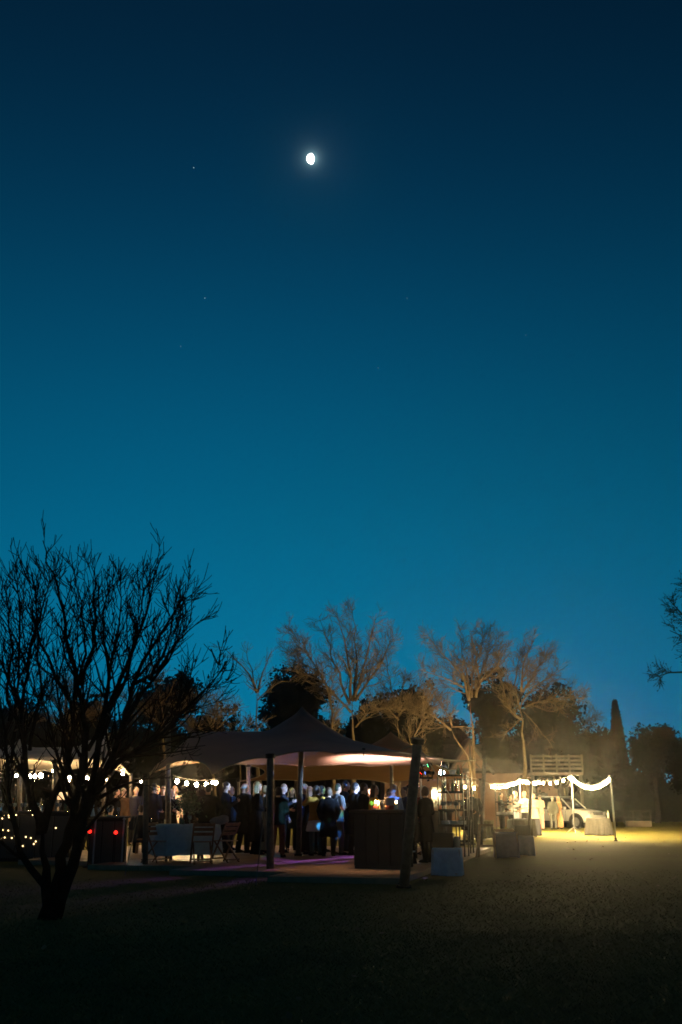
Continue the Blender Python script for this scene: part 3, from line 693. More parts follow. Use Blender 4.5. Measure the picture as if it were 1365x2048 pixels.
# ------------------------------------------------------------------ stretch tents
def stretch(name, label, corners, nu, nv, pins, poles, m, ropes=(), iters=1500, edge=9.0, cones=(), ridges=()):
    """corners FL, FR, BR, BL; pins {(i,j): point} on the rim; cones (peak, slope, power); ridges (a, b, slope)"""
    FL, FR, BR, BL = [np.array(c) for c in corners]
    P = np.zeros((nu+1, nv+1, 3))
    for i in range(nu+1):
        for j in range(nv+1):
            u, v = i/nu, j/nv
            P[i, j] = (1-u)*(1-v)*FL + u*(1-v)*FR + u*v*BR + (1-u)*v*BL
    pin = {(0, 0): FL, (nu, 0): FR, (nu, nv): BR, (0, nv): BL}
    for k, p in pins.items(): pin[k] = np.array(p)
    I = tuple(np.array([k[0] for k in pin])), tuple(np.array([k[1] for k in pin])); PV = np.array(list(pin.values()))
    for it in range(iters):
        Q = P.copy()
        Q[1:-1, 1:-1] = (P[:-2, 1:-1] + P[2:, 1:-1] + P[1:-1, :-2] + P[1:-1, 2:])/4
        for s, inn in ((0, 1), (-1, -2)):
            Q[1:-1, s] = (edge*(P[:-2, s] + P[2:, s]) + P[1:-1, inn])/(2*edge+1)
            Q[s, 1:-1] = (edge*(P[s, :-2] + P[s, 2:]) + P[inn, 1:-1])/(2*edge+1)
        if it > iters//3:
            for pk, sl, pw in cones:
                d = np.hypot(Q[1:-1, 1:-1, 0]-pk[0], Q[1:-1, 1:-1, 1]-pk[1])
                Q[1:-1, 1:-1, 2] = np.maximum(Q[1:-1, 1:-1, 2], pk[2] - sl*d**pw)
            for ra, rb, sl in ridges:
                ax, bx = np.array(ra), np.array(rb); ab = bx[:2]-ax[:2]
                t = np.clip(((Q[1:-1, 1:-1, :2]-ax[:2])@ab)/(ab@ab), 0, 1)
                c = ax[:2] + t[..., None]*ab; d = np.linalg.norm(Q[1:-1, 1:-1, :2]-c, axis=-1)
                Q[1:-1, 1:-1, 2] = np.maximum(Q[1:-1, 1:-1, 2], ax[2] + t*(bx[2]-ax[2]) - sl*d**1.3)
        Q[I] = PV; P = Q
    # the vertex nearest each peak is drawn onto its pole head
    for pk, sl, pw in cones:
        d = np.hypot(P[..., 0]-pk[0], P[..., 1]-pk[1]); k = np.unravel_index(d.argmin(), d.shape); P[k] = pk
    c0 = P.reshape(-1, 3).mean(0)
    root = thing(name, (c0[0], c0[1], 0), label, 'tent', 'stretch tents')
    o = Vector((c0[0], c0[1], 0))
    mb = MB(); mb.v = [tuple(Vector(p)-o) for p in P.reshape(-1, 3)]
    mb.f = [(i*(nv+1)+j, (i+1)*(nv+1)+j, (i+1)*(nv+1)+j+1, i*(nv+1)+j+1) for i in range(nu) for j in range(nv)]
    cv = mb.build('canopy', m, root, smooth=True)
    pass
    ed = MB()
    loop = [P[i, 0] for i in range(nu+1)] + [P[nu, j] for j in range(1, nv+1)] + [P[i, nv] for i in range(nu-1, -1, -1)] + [P[0, j] for j in range(nv-1, 0, -1)]
    ed.tube([Vector(p)-o for p in loop + [loop[0]]], .014, 5, cap=False); ed.build('edge_webbing', M_ROPE, root)
    for a, b, r in poles:
        a, b = Vector(a)-o, Vector(b)-o; p = MB(); p.tube([a, a.lerp(b, .5), b], [r, r*1.0, r*.94], 10); d = (b-a).normalized()
        pl = p.build('pole', M_POLE, root, smooth=True)
        MB().tube([b-d*.06, b+d*.03], r*1.35, 10).build('cap', M_BLACK, pl); MB().tube([a+d*.0, a+d*.05], r*1.5, 10).build('foot', M_BLACK, pl)
    for pts in ropes:
        MB().tube([Vector(p)-o for p in pts], .011, 5).build('rope', M_ROPE, root)
    return root, P
def canvas(name, col, tr):
    m = mat(name, col, .75, noise=.12, nscale=1.5, bump=.1, bscale=60, spec=.2)
    t = m.node_tree; tl_ = t.nodes.new('ShaderNodeBsdfTranslucent'); tl_.inputs['Color'].default_value = (*[min(1, c*1.3) for c in col], 1)
    mx = t.nodes.new('ShaderNodeMixShader'); mx.inputs[0].default_value = tr
    t.links.new(t.nodes['Principled BSDF'].outputs[0], mx.inputs[1]); t.links.new(tl_.outputs[0], mx.inputs[2])
    t.links.new(mx.outputs[0], t.nodes['Material Output'].inputs['Surface'])
    return m
M_TENT = canvas('taupe_tent_canvas', (.19, .135, .115), .15)
M_TENT2 = canvas('brown_tent_canvas', (.15, .068, .032), .12)
M_TENT3 = canvas('pale_tent_canvas', (.34, .31, .27), .10)
pA_f = gnd(541, 1748); pA_t = at(541, 1516, pA_f.y + .15)
pC_f = gnd(808, 1776); pC_t = at(836, 1484, pC_f.y - .5)
pFL_f = gnd(291, 1738); pFL_t = at(293, 1554, pFL_f.y + .1)
pB = Vector((xat(597, 25.8, .1), 25.8, FLZ)); pkA = at(605, 1413, 25.8)
pk2 = Vector((xat(337, 27.5, 0), 27.5, 0)); pkA2 = at(337, 1424, 27.5)
pD_f = gnd(962, 1692); pD_t = at(970, 1517, pD_f.y - .4)
tipC = at(797, 1503, pC_t.y + .7); tipD = at(952, 1521, pD_t.y + .1)
bk1 = at(497, 1530, 31.5); bkL = at(300, 1546, 33)
NU, NV = 72, 48
rdA = at(600, 1462, 26.0); rdB = at(300, 1464, 27.5)
tA, PA = stretch('stretch_tent', 'largest taupe stretch tent with a high peak over the standing crowd', [pFL_t, tipC, tipD, bkL], NU, NV,
    {(round(NU*.52), 0): pA_t, (round(NU*.30), 0): at(425, 1550, 21.7), (round(NU*.76), 0): at(672, 1507, 19.6), (round(NU*.36), NV): bk1, (round(NU*.52), NV): at(612, 1533, 32.2), (round(NU*.70), NV): at(740, 1533, 33.5),
     (round(NU*.86), NV): at(850, 1532, 34.2), (NU, round(NV*.55)): at(886, 1517, 27)},
    [(pA_f, pA_t + Vector((0, 0, .05)), .075), (pC_f, pC_t + Vector((0, 0, .03)), .085), (pFL_f, pFL_t + Vector((0, 0, .04)), .06),
     (pB, pkA - Vector((0, 0, .16)), .065), (Vector((pk2.x, pk2.y, 0)), pkA2 - Vector((0, 0, .16)), .07),
     (pD_f, pD_t + Vector((0, 0, .05)), .07), (Vector((bk1.x+.1, bk1.y, .0)), bk1, .06)], M_TENT,
    [(tipC, tipC.lerp(pC_t, .5), pC_t - Vector((0, 0, .06))), (tipD, pD_t), (pC_t - Vector((0, 0, .05)), at(900, 1590, 22), gnd(946, 1702)),
     (pA_t, gnd(512, 1772)), (pFL_t, gnd(250, 1752))],
    cones=[(pkA, .70, .8), (pkA2, .62, .8)], ridges=[(rdA, rdB, .16)])
pkB = at(782, 1463, 40)
tB, PB_ = stretch('stretch_tent', 'brown stretch tent with a small pointed peak behind the largest tent', [(xat(455, 36.8, 2.8), 36.8, 2.75), (xat(882, 36.2, 2.8), 36.2, 2.78), at(960, 1560, 44), at(478, 1563, 45)], 40, 28,
    {(29, 28): at(775, 1566, 45.5), (14, 28): at(620, 1563, 45.5)},
    [(Vector((pkB.x, pkB.y, 0)), pkB - Vector((0, 0, .16)), .07), (Vector((xat(478, 45, 0), 45, 0)), at(478, 1561, 45), .06), (Vector((xat(961, 44, 0)+.2, 44, 0)), at(961, 1558, 44), .06)], M_TENT2,
    [(at(960, 1560, 44), at(1010, 1580, 46), Vector((xat(1040, 47, 0), 47, 0)))], cones=[(pkB, .62, .8)])
pkC = at(216, 1458, 32)
tC, PC_ = stretch('stretch_tent', 'pale stretch tent at far left with a small bluish peak', [at(-170, 1512, 26), at(262, 1526, 26.5), at(262, 1550, 36), at(-150, 1548, 37)], 44, 26,
    {(14, 0): at(-40, 1521, 26.2), (28, 0): at(110, 1524, 26.4), (14, 26): at(-20, 1546, 37), (28, 26): at(115, 1547, 37)},
    [(Vector((pkC.x, pkC.y, 0)), pkC - Vector((0, 0, .16)), .065), (Vector((xat(40, 32, 0), 32, 0)), at(40, 1488, 32), .065), (Vector((xat(112, 26.4, 0), 26.4, 0)), at(110, 1522, 26.4), .055),
     (Vector((xat(262, 36, 0), 36, 0)), at(262, 1548, 36), .055), (Vector((xat(116, 37, 0), 37, 0)), at(115, 1545, 37), .055)], M_TENT3, cones=[(pkC, .6, .8), (at(40, 1478, 32), .5, .8)], ridges=[(at(216, 1492, 32), at(-120, 1500, 32), .1)])

# ================================================================== LIGHTS IN THE PLACE
bulb_me = MB().ball((0, 0, -.02), (.052, .052, .06), 10, 7).mesh('bulb', True)
sock_me = MB().tube([(0, 0, .03), (0, 0, .10)], .022, 8).mesh('socket')
def festoon(label, anchors, spacing, sags, bm=M_BULB, first=.5):
    anchors = [Vector(a) for a in anchors]; o = anchors[0].copy(); o.z = 0
    root = thing('string_lights', o, label, 'string lights', 'festoon strings of warm globe bulbs')
    line = []
    for k, (a, b) in enumerate(zip(anchors, anchors[1:])):
        n = 24
        for i in range(n + (k == len(anchors)-2)):
            t = i/n; p = a.lerp(b, t); p.z -= sags[k]*4*t*(1-t); line.append(p)
    MB().tube([p-o for p in line], .009, 5).build('cable', M_CABLE, root)
    acc = spacing*(1-first)
    for p, q in zip(line, line[1:]):
        d = (q-p).length
        while acc + d >= spacing:
            t = (spacing-acc)/d; c = p.lerp(q, t); p = c; d = (q-p).length; acc = 0
            b = obj('bulb', bulb_me, bm, root, loc=c-o-Vector((0, 0, .11)))
            obj('socket', sock_me, M_CABLE, b)
        acc += d
    return root
def light_pole(label, foot, top, tripod=False, m=None, r=.03, group='poles holding the string lights'):
    root = thing('light_pole', foot, label, 'pole', group)
    f = Vector((0, 0, 0)); t = Vector(top)-Vector(foot)
    MB().tube([f + Vector((0, 0, .02)), t*.5, t], [r, r, r*.85], 8).build('shaft', m or M_STEEL, root, smooth=True)
    MB().tube([t, t + Vector((0, 0, .05))], r*1.3, 8).build('cap', M_BLACK, root)
    if tripod:
        for k in range(3):
            a = k*2.094+.4; MB().bar((0, 0, .32), (.42*math.cos(a), .42*math.sin(a), .012), .022).build('leg', m or M_STEEL, root)
    else:
        MB().lathe([(r*2.2, 0), (r*2.2, .02), (r*1.3, .05), (r*1.2, .12)], n=10).build('base', M_BLACK, root)
    return root
pr_f = gnd(1232, 1682); pr_t = at(1221, 1551, pr_f.y)
pm_f = gnd(1150, 1667); pm_t = at(1143, 1549, pm_f.y)
pl_f = gnd(1044, 1664); pl_t = at(1039, 1556, pl_f.y)
pw_f = gnd(1058, 1684); pw_t = at(1063, 1562, pw_f.y)
light_pole('dark lower shafted light pole at the right end of the string lights', pr_f, pr_t, r=.035)
light_pole('thin pale light pole on a tripod in front of the white car', pm_f, pm_t, True)
light_pole('thin pale light pole behind the staff in white shirts', pl_f, pl_t)
light_pole('thick dark wooden post between the draped table and the guests', pw_f, pw_t, m=M_DARKWOOD, r=.07, group=None)
pq = at(921, 1566, 47)
festoon('bright warm string lights running from the rack to the thin pole', [pq, at(985, 1568, 47), pl_t - Vector((0, 0, .05))], .42, [.1, .1])
festoon('bright warm string lights between the two thin poles over the guests', [pl_t, at(1082, 1560, 48), pm_t], .55, [.06, .12])
festoon('brightest sagging string lights at the right, over the draped cocktail table', [pm_t, pr_t], .62, [.42])
# left group
festoon('row of five glowing bulbs under the tent edge left of the crowd', [at(346, 1550, 31), at(444, 1554, 31.5)], .30, [.12], M_BULB2)
festoon('string of warm bulbs under the pale tent at far left', [at(-60, 1545, 34), at(40, 1541, 34), at(112, 1532, 34.5), at(170, 1546, 35), at(250, 1538, 35.5)], .62, [.08, .12, .14, .16], M_BULB2)
festoon('two bright bulbs glowing behind the nearest dark tree', [at(40, 1542, 27), at(98, 1538, 27)], .30, [.03], M_BULB2, first=.9)
festoon('string lights strung behind the tents towards the house', [at(-40, 1552, 46), at(200, 1552, 46), at(300, 1554, 46.5), at(480, 1556, 47)], 1.6, [.1, .1, .1], M_BULB2)

def stage_spot(parent_loc, aim, energy, col, angle, blend=.3, name='spot_beam', rad=.03):
    l = bpy.data.lights.new(name, 'SPOT'); l.energy = energy; l.color = col; l.spot_size = R(angle); l.spot_blend = blend; l.shadow_soft_size = rad
    o = bpy.data.objects.new(name, l); COL.objects.link(o); o.location = parent_loc
    o.rotation_euler = (Vector(aim)-Vector(parent_loc)).to_track_quat('-Z', 'Y').to_euler()
    return o
def lamp_can(root, p, aim, r, m_lens, ln=.22):
    o = Vector(root.location); p = Vector(p)-o; d = (Vector(aim)-o-p).normalized()
    c = MB().tube([p-d*ln, p-d*(ln*.9), p-d*.005], [r*.6, r, r*1.05], 12).build('lamp_can', M_BLACK, root, smooth=False)
    MB().tube([p-d*.004, p+d*.002], r*.92, 14).build('lens', m_lens, c)
    MB().bar(p-d*ln*.5+Vector((0, 0, -.13)), p-d*ln*.5+Vector((0, 0, -.02)), .03).build('yoke', M_BLACK, c)
    return p + o + d*.03
M_LW = mat('lit_white_lens', (1, 1, 1), .3, emit=(.75, .88, 1), estr=60)
M_LB = mat('lit_blue_lens', (.1, .2, 1), .3, emit=(.1, .25, 1), estr=8)
M_LR = mat('lit_red_lens', (1, .1, .05), .3, emit=(1, .03, .015), estr=6)
M_LG = mat('lit_green_lens', (.2, 1, .3), .3, emit=(.15, 1, .35), estr=6)

# bright white light on a stand at the end of the bar
S1 = at(884, 1545, 29.6)
st1 = thing('stage_light', (S1.x+.1, S1.y+.15, FLZ), 'bright white stage light on a tall stand beside the drinks rack', 'stage light')
MB().tube([(0, 0, 0), (0, 0, S1.z-.12-FLZ)], .022, 8).build('stand', M_STEEL, st1)
for k in range(3):
    a = k*2.09; MB().bar((0, 0, .5), (.4*math.cos(a), .4*math.sin(a), .01), .025).build('leg', M_BLACK, st1)
aim1 = at(560, 1640, 26)
e1 = lamp_can(st1, S1, at(800, 1560, 22), .085, M_LW, .2)
stage_spot(e1, at(650, 1728, 23.6), 4500, (.40, .14, 1), 26, .8)
S1b = S1 + Vector((.02, .0, .24)); aimup = at(752, 1512, 31)
e1b = lamp_can(st1, S1b, aimup, .07, mat('lit_pink_lens', (1, .7, .6), .3, emit=(1, .62, .5), estr=40), .18)
stage_spot(e1b, aimup, 1500, (1, .50, .40), 74, .9); stage_spot(e1b + Vector((0, -.02, -.05)), at(690, 1735, 22.0), 900, (1, .62, .34), 22, .8)  # second spot added to warm and brighten the front floor
# uplight on a short stand behind the bar, washing the canopy
S5 = Vector((xat(748, 30.6, 1.5), 30.6, 1.5)); up5 = at(748, 1515, 31.0)
st5 = thing('uplight', (S5.x, S5.y, 0), 'warm pink uplight hidden in the crowd behind the bar', 'stage light')
MB().tube([(0, 0, 0), (0, 0, 1.3)], .02, 8).build('stand', M_BLACK, st5)
for k in range(3):
    a = k*2.09; MB().bar((0, 0, .4), (.35*math.cos(a), .35*math.sin(a), .01), .022).build('leg', M_BLACK, st5)
e5 = lamp_can(st5, S5, up5, .08, MATS['lit_pink_lens'], .2)
stage_spot(e5, up5, 2600, (1, .62, .46), 115, .6)
# small downlight added to light the floor below the main tent's front edge
S7 = Vector((xat(728, 20.9, 2.3), 20.9, 2.34))
st7 = thing('downlight', S7, 'small black downlight added under the front edge of the largest tent to light the floor', 'stage light')
e7 = lamp_can(st7, S7, S7 - Vector((0.02, .0, 2)), .035, MATS['lit_pink_lens'], .08)
stage_spot(e7, S7 - Vector((.1, .1, 2)), 240, (1, .62, .38), 88, .7)
# light bar
S2 = at(842, 1556, 25.5)
st2 = thing('light_bar', (S2.x, S2.y, FLZ), 'party light bar with small coloured lamps on a pale stand behind the front tent pole', 'stage light')
zt = S2.z-FLZ
MB().tube([(0, 0, 0), (0, 0, zt)], .022, 8).build('stand', mat('white_stand', (.6, .6, .6), .4), st2)
MB().bar((-.28, 0, zt), (.28, 0, zt), .05).build('cross_bar', M_BLACK, st2)
for k in range(3):
    a = k*2.09+.5; MB().bar((0, 0, .5), (.4*math.cos(a), .4*math.sin(a), .01), .025).build('leg', M_BLACK, st2)
beams = [((-.24, 0, .12), at(684, 1626, 25.6), 190, (.2, 1, .45), 2.6, M_LG), ((-.12, 0, .12), at(687, 1634, 25.6), 260, (.05, .25, 1), 3.2, M_LB),
         ((0, 0, .12), at(677, 1690, 26.0), 220, (1, .08, .04), 3.0, M_LR), ((.12, 0, .12), at(560, 1610, 27), 200, (.12, .3, 1), 30, M_LB),
         ((.24, 0, .12), at(507, 1534, 31.4), 420, (.05, .22, 1), 16, M_LB), ((-.18, 0, .3), at(640, 1655, 25.5), 300, (.08, .4, 1), 4.5, M_LB),
         ((0, 0, .3), at(570, 1517, 29), 260, (1, .06, .12), 20, M_LR), ((.18, 0, .3), at(540, 1640, 26), 160, (.2, .8, 1), 7, M_LG)]
for off, aim, en, col, an, lm in beams:
    p = S2 + Vector(off); e = lamp_can(st2, p, aim, .045, lm, .12); stage_spot(e, aim, en*7, col, an, .25)
MB().bar((-.2, .02, zt+.3), (.2, .02, zt+.3), .04).build('cross_bar', M_BLACK, st2); MB().bar((0, .02, zt), (0, .02, zt+.3), .04).build('riser', M_BLACK, st2)
S3 = at(826, 1550, 24.6)
st3 = thing('spotlight', (S3.x, S3.y, FLZ), 'small round white spotlight just left of the front tent pole top', 'stage light')
MB().tube([(.06, .1, 0), (.06, .1, S3.z-FLZ-.1)], .02, 8).build('stand', M_BLACK, st3)
for k in range(3):
    a = k*2.09+.2; MB().bar((.06, .1, .4), (.06+.35*math.cos(a), .1+.35*math.sin(a), .01), .022).build('leg', M_BLACK, st3)
a3 = at(640, 1690, 21.5)
e3 = lamp_can(st3, S3, at(740, 1580, 18), .06, M_LW, .12)
stage_spot(e3, at(610, 1572, 27), 3200, (.36, .62, 1), 42, .8)
# effect light added on the front pole to throw coloured dots over the guests
S6 = pC_t + Vector((-.02, .19, -.32))
st6 = thing('added_effect_light', S6, 'small black effect light added on the front tent pole to throw coloured dots', 'stage light')
bx6 = MB().box((0, 0, 0), (.14, .16, .12)).build('housing', M_BLACK, st6); MB().box((.0, -.095, .0), (.05, .05, .05)).build('clamp', M_STEEL, st6)
dots = [(682, 1627, 26.2, (.2, 1, .5), 1.3), (688, 1636, 26.2, (.05, .3, 1), 1.2), (676, 1638, 26.2, (.06, .35, 1), 1.0), (684, 1618, 26.2, (1, .3, .15), .9), (677, 1668, 26.2, (.06, .3, 1), 1.3),
        (676, 1690, 26.2, (1, .08, .05), 1.4), (641, 1652, 25.8, (.06, .45, 1), 1.3), (636, 1690, 25.8, (.1, .5, 1), 1.4), (530, 1628, 27, (.2, .8, .8), 2.0), (531, 1650, 27, (.25, .8, .9), 2.4), (490, 1580, 27.3, (.04, .35, 1), 1.2),
        (673, 1576, 26.2, (.2, 1, .4), .9), (644, 1577, 27.8, (.05, .3, 1), 1.2), (608, 1580, 27.8, (.2, .3, 1), 1.3), (720, 1628, 25.8, (.2, 1, .6), 1.0), (584, 1583, 28.8, (.5, 1, .3), 1.0), (178, 1580, 30, (.05, .25, 1), 1.8), (790, 1590, 24, (.2, .35, 1), 2.2), (452, 1590, 27.2, (.05, .3, 1), 1.6),
        (560, 1722, 24, (.3, .1, 1), 4.5), (850, 1752, 19.6, (.1, .08, 1), 1.6)]
for k, (x_, y_, Y_, c_, an) in enumerate(dots):
    p = S6 + Vector((-.06 + .04*(k % 4), .085, -.04 + .018*(k//4)))
    MB().tube([p - S6 - Vector((0, .01, 0)), p - S6 + Vector((0, .004, 0))], .007, 8).build('lens', (M_LB, M_LG, M_LR)[k % 3], st6)
    stage_spot(p + Vector((0, .012, 0)), at(x_, y_, Y_), 4200, c_, an, .35, rad=.006)
# blue washes on poles of the left tent area
S4 = at(437, 1545, 30.5)

# ================================================================== PEOPLE
RAW = []     # objects awaiting voxel skinning
CACHE = {}
POSES = {
    # elbows and wrists for (right, left) as seen from the person; forward is -Y
    'down':  dict(el=[(-.25, .03, 1.14), (.25, .03, 1.14)], wr=[(-.26, -.06, .89), (.26, -.06, .89)]),
    'clasp': dict(el=[(-.25, .02, 1.15), (.25, .02, 1.15)], wr=[(-.07, -.24, 1.06), (.07, -.24, 1.08)]),
    'cup':   dict(el=[(-.25, -.02, 1.15), (.25, .03, 1.14)], wr=[(-.14, -.27, 1.27), (.25, -.08, .9)]),
    'hold':  dict(el=[(-.26, -.02, 1.17), (.26, -.02, 1.17)], wr=[(-.13, -.30, 1.13), (.15, -.29, 1.16)]),
    'pocket': dict(el=[(-.28, .06, 1.17), (.28, .06, 1.17)], wr=[(-.22, -.05, .95), (.22, -.05, .95)]),
    'reach': dict(el=[(-.25, -.14, 1.24), (.25, .02, 1.15)], wr=[(-.18, -.40, 1.30), (.18, -.26, 1.08)]),
    'hug':   dict(el=[(-.27, -.14, 1.25), (.27, -.14, 1.28)], wr=[(-.1, -.36, 1.30), (.08, -.36, 1.34)]),
}
def raw(key, mb, voxel, post=None):
    if key in CACHE: return CACHE[key]
    me = mb.mesh(key); CACHE[key] = me
    RAW.append((me, voxel, post)); return me
def fingers(wr, el):
    mb = MB(); 
    for k in (0, 1):
        w_, e_ = Vector(wr[k]), Vector(el[k]); d = (w_-e_).normalized(); s = -1 if k == 0 else 1
        inn = Vector((-s, -.25, 0)); inn = (inn - d*inn.dot(d)).normalized(); side = d.cross(inn).normalized()
        root = w_ + d*.095
        for q, ln in enumerate((.068, .078, .073, .056)):
            b = root + side*(.027-.018*q) + inn*.002; p1 = b + d*ln*.5 + inn*.008; p2 = b + d*ln*.85 + inn*.03
            mb.tube([b - d*.02, b, p1, p2, p2 + (d*.3+inn*.5)*.012], [.009, .009, .0085, .0075, .003], 6)
        b = w_ + d*.035 + side*.03; mb.tube([b, b + side*.03 + d*.025 + inn*.012, b + side*.036 + d*.06 + inn*.028], [.012, .0105, .006], 6)
    return mb
def legs(stance):
    y = stance
    return [(-.10, .0), (.10, .0)], [(-.115, -.015 - y*.3), (.115, -.015 + y*.3)], [(-.125, .02 - y), (.125, .02 + y)]
def body_mesh(pose, stance, turn, sit):
    P = POSES[pose]; mb = MB(); hp, kn, an = legs(stance)
    mb.loft([(0, .01, .80, .10, .08), (0, .01, .86, .155, .105), (0, .015, .94, .168, .12), (0, 0, 1.06, .142, .10), (0, -.005, 1.2, .155, .112), (0, 0, 1.32, .175, .112), (0, .005, 1.41, .165, .09), (0, .01, 1.455, .09, .07), (0, .01, 1.49, .055, .056), (0, -.005, 1.57, .052, .054)])
    for k in (0, 1):
        s = -1 if k == 0 else 1
        sh = (s*.175, .005, 1.40)
        mb.capsule(sh, P['el'][k], .052, .04); mb.capsule(P['el'][k], P['wr'][k], .04, .028)
        w_, e_ = Vector(P['wr'][k]), Vector(P['el'][k]); d = (w_-e_).normalized()
        mb.capsule(w_, w_ + d*.08, .028, .034)
        if sit:
            mb.capsule((s*.1, -.02, .88), (s*.12, -.42, .90), .085, .06); mb.capsule((s*.12, -.42, .90), (s*.12, -.38, .50), .058, .04); mb.capsule((s*.12, -.36, .475), (s*.13, -.5, .455), .04, .03)
        else:
            h, kk, a = (hp[k][0], hp[k][1], .86), (kn[k][0], kn[k][1], .49), (an[k][0], an[k][1], .09)
            mb.capsule(h, kk, .088, .058); mb.capsule(kk, a, .058, .036)
            mb.capsule((a[0], a[1]-.0, .05), (a[0]+s*.02, a[1]-.16, .032), .04, .03)
    Rt = Matrix.Rotation(R(turn), 3, 'Z'); hc = Vector((0, -.015, 1.635))
    def H(p): return Rt @ Vector(p) + Vector((0, -.012, 0))
    mb.ball(H((0, 0, 1.655)), (.077, .095, .105), 14, 10, M=Rt)
    mb.ball(H((0, -.035, 1.585)), (.056, .062, .068), 12, 8, M=Rt)
    mb.capsule(H((0, -.09, 1.655)), H((0, -.108, 1.625)), .010, .015, 8)
    mb.ball(H((0, -.088, 1.585)), (.026, .016, .013), 8, 6, M=Rt)
    mb.ball(H((0, -.082, 1.548)), (.024, .022, .022), 8, 6, M=Rt)
    for s in (-1, 1): mb.ball(H((s*.079, .008, 1.635)), (.013, .022, .033), 8, 6, M=Rt)
    return mb
def upper_mesh(kind, pose, stance):
    P = POSES[pose]; mb = MB(); e = .022 if kind != 'shirt' else .014
    sl = .93
    hem = dict(jacket=.80, coat=.48, longcoat=.30, shirt=.90, top=.92, dress=.60, longdress=.10, gown=.06)[kind]
    R_ = [(0, .005, 1.475, .085, .075), (0, .005, 1.44, .14, .092), (0, 0, 1.40, .19, .11+e*.3), (0, 0, 1.32, .185+e*.5, .118+e), (0, -.005, 1.2, .165+e*.6, .118+e), (0, 0, 1.06, .155+e*.8, .112+e), (0, .015, .92, .178+e, .13+e)]
    if hem < .9:
        fl = dict(jacket=.19, coat=.235, longcoat=.25, dress=.26, longdress=.27, gown=.36)[kind]
        R_ += [(0, .01, (.92+hem)/2, .178+(fl-.178)*.55+e, .13+(fl-.178)*.7+e), (0, .0, hem, fl+e, fl*.74+e)]
    else: R_.append((0, .015, hem, .172+e, .128+e))
    mb.loft(list(reversed(R_)), 18)
    short = kind in ('top', 'dress', 'gown')
    for k in (0, 1):
        s = -1 if k == 0 else 1; sh = Vector((s*.178, .005, 1.40)); el, wr = Vector(P['el'][k]), Vector(P['wr'][k])
        if short: mb.capsule(sh, sh.lerp(el, .55), .068, .062)
        else: mb.capsule(sh, el, .056+e, .045+e); mb.capsule(el, el.lerp(wr, sl), .044+e, .034+e*.8)
    if kind in ('jacket', 'coat', 'longcoat'):
        for s in (-1, 1): mb.capsule((s*.045, -.125, 1.37), (s*.012, -.15, 1.12), .020, .012, 6)
        mb.tube([(-.07, -.04, 1.47), (-.075, .05, 1.49), (0, .085, 1.495), (.075, .05, 1.49), (.07, -.04, 1.47)], .02, 6)
    return mb
def lower_mesh(kind, stance, sit):
    mb = MB(); hp, kn, an = legs(stance); wide = .022 if kind == 'trousers' else .045
    mb.loft([(0, .015, .80, .15, .10), (0, .015, .87, .178, .128), (0, .015, .95, .18, .13), (0, .01, 1.0, .165, .12)])
    for k in (0, 1):
        s = -1 if k == 0 else 1
        if sit:
            mb.capsule((s*.1, -.02, .88), (s*.12, -.42, .90), .1, .075); mb.capsule((s*.12, -.42, .90), (s*.12, -.385, .55), .075, .062); continue
        mb.capsule((hp[k][0], hp[k][1], .86), (kn[k][0], kn[k][1], .49), .10, .06+wide); mb.tube([(kn[k][0], kn[k][1], .5), (an[k][0], an[k][1], .1), (an[k][0], an[k][1]-.01, .055)], [.06+wide, .045+wide, .045+wide], 12)
    return mb
def hair_mesh(kind, turn):
    mb = MB(); Rt = Matrix.Rotation(R(turn), 3, 'Z')
    def H(p): return Rt @ Vector(p) + Vector((0, -.012, 0))
    mb.ball(H((0, .020, 1.678)), (.084, .092, .094), 14, 10, M=Rt)
    if kind == 'short': mb.ball(H((0, .045, 1.635)), (.074, .066, .08), 12, 8, M=Rt)
    if kind == 'bob':
        mb.ball(H((0, .03, 1.64)), (.098, .085, .115), 14, 10, M=Rt)
        for s in (-1, 1): mb.capsule(H((s*.075, -.005, 1.66)), H((s*.078, .0, 1.55)), .035, .03)
    if kind == 'long':
        mb.ball(H((0, .03, 1.64)), (.093, .082, .11), 14, 10, M=Rt)
        for s in (-1, 0, 1): mb.capsule(H((s*.06, .05, 1.64)), H((s*.085, .085, 1.32)), .05, .04)
        for s in (-1, 1): mb.capsule(H((s*.082, .0, 1.65)), H((s*.095, .01, 1.42)), .03, .028)
    if kind == 'updo': mb.ball(H((0, .095, 1.70)), (.05, .045, .05), 12, 8, M=Rt)
    if kind == 'rim':
        mb = MB(); mb.tube([H((-.078, -.0, 1.64)), H((-.07, .06, 1.635)), H((0, .088, 1.635)), H((.07, .06, 1.635)), H((.078, 0, 1.64))], .026, 8)
    return mb
SKINS = [mat('skin_fair', (.50, .30, .21), .55, spec=.35), mat('skin_tan', (.36, .20, .13), .55, spec=.35), mat('skin_deep', (.13, .07, .045), .5, spec=.35)]
def matte_once(name, *a, **k):
    new = name not in MATS; m = mat(name, *a, **k)
    return matte(m) if new else m
def cloth(c, key=None):
    return matte_once(key or 'cloth_%02d_%02d_%02d' % tuple(int(x*99) for x in c), c, .85, noise=.12, nscale=9, bump=.25, bscale=70, spec=.08)
HAIRC = dict(dark=(.012, .009, .007), brown=(.055, .028, .014), blond=(.38, .25, .11), grey=(.34, .33, .32), auburn=(.09, .03, .012))
eye_me = MB().ball((0, 0, 0), .0105, 8, 6).mesh('eye', True)
shoe_me = MB().loft([(0, -.05, 0.0, .048, .135), (0, -.05, .028, .05, .138), (0, -.035, .055, .045, .115), (0, .01, .085, .042, .06)], 14).mesh('shoe', True)
BLACK = (.011, .011, .013)
PCOUNT = []
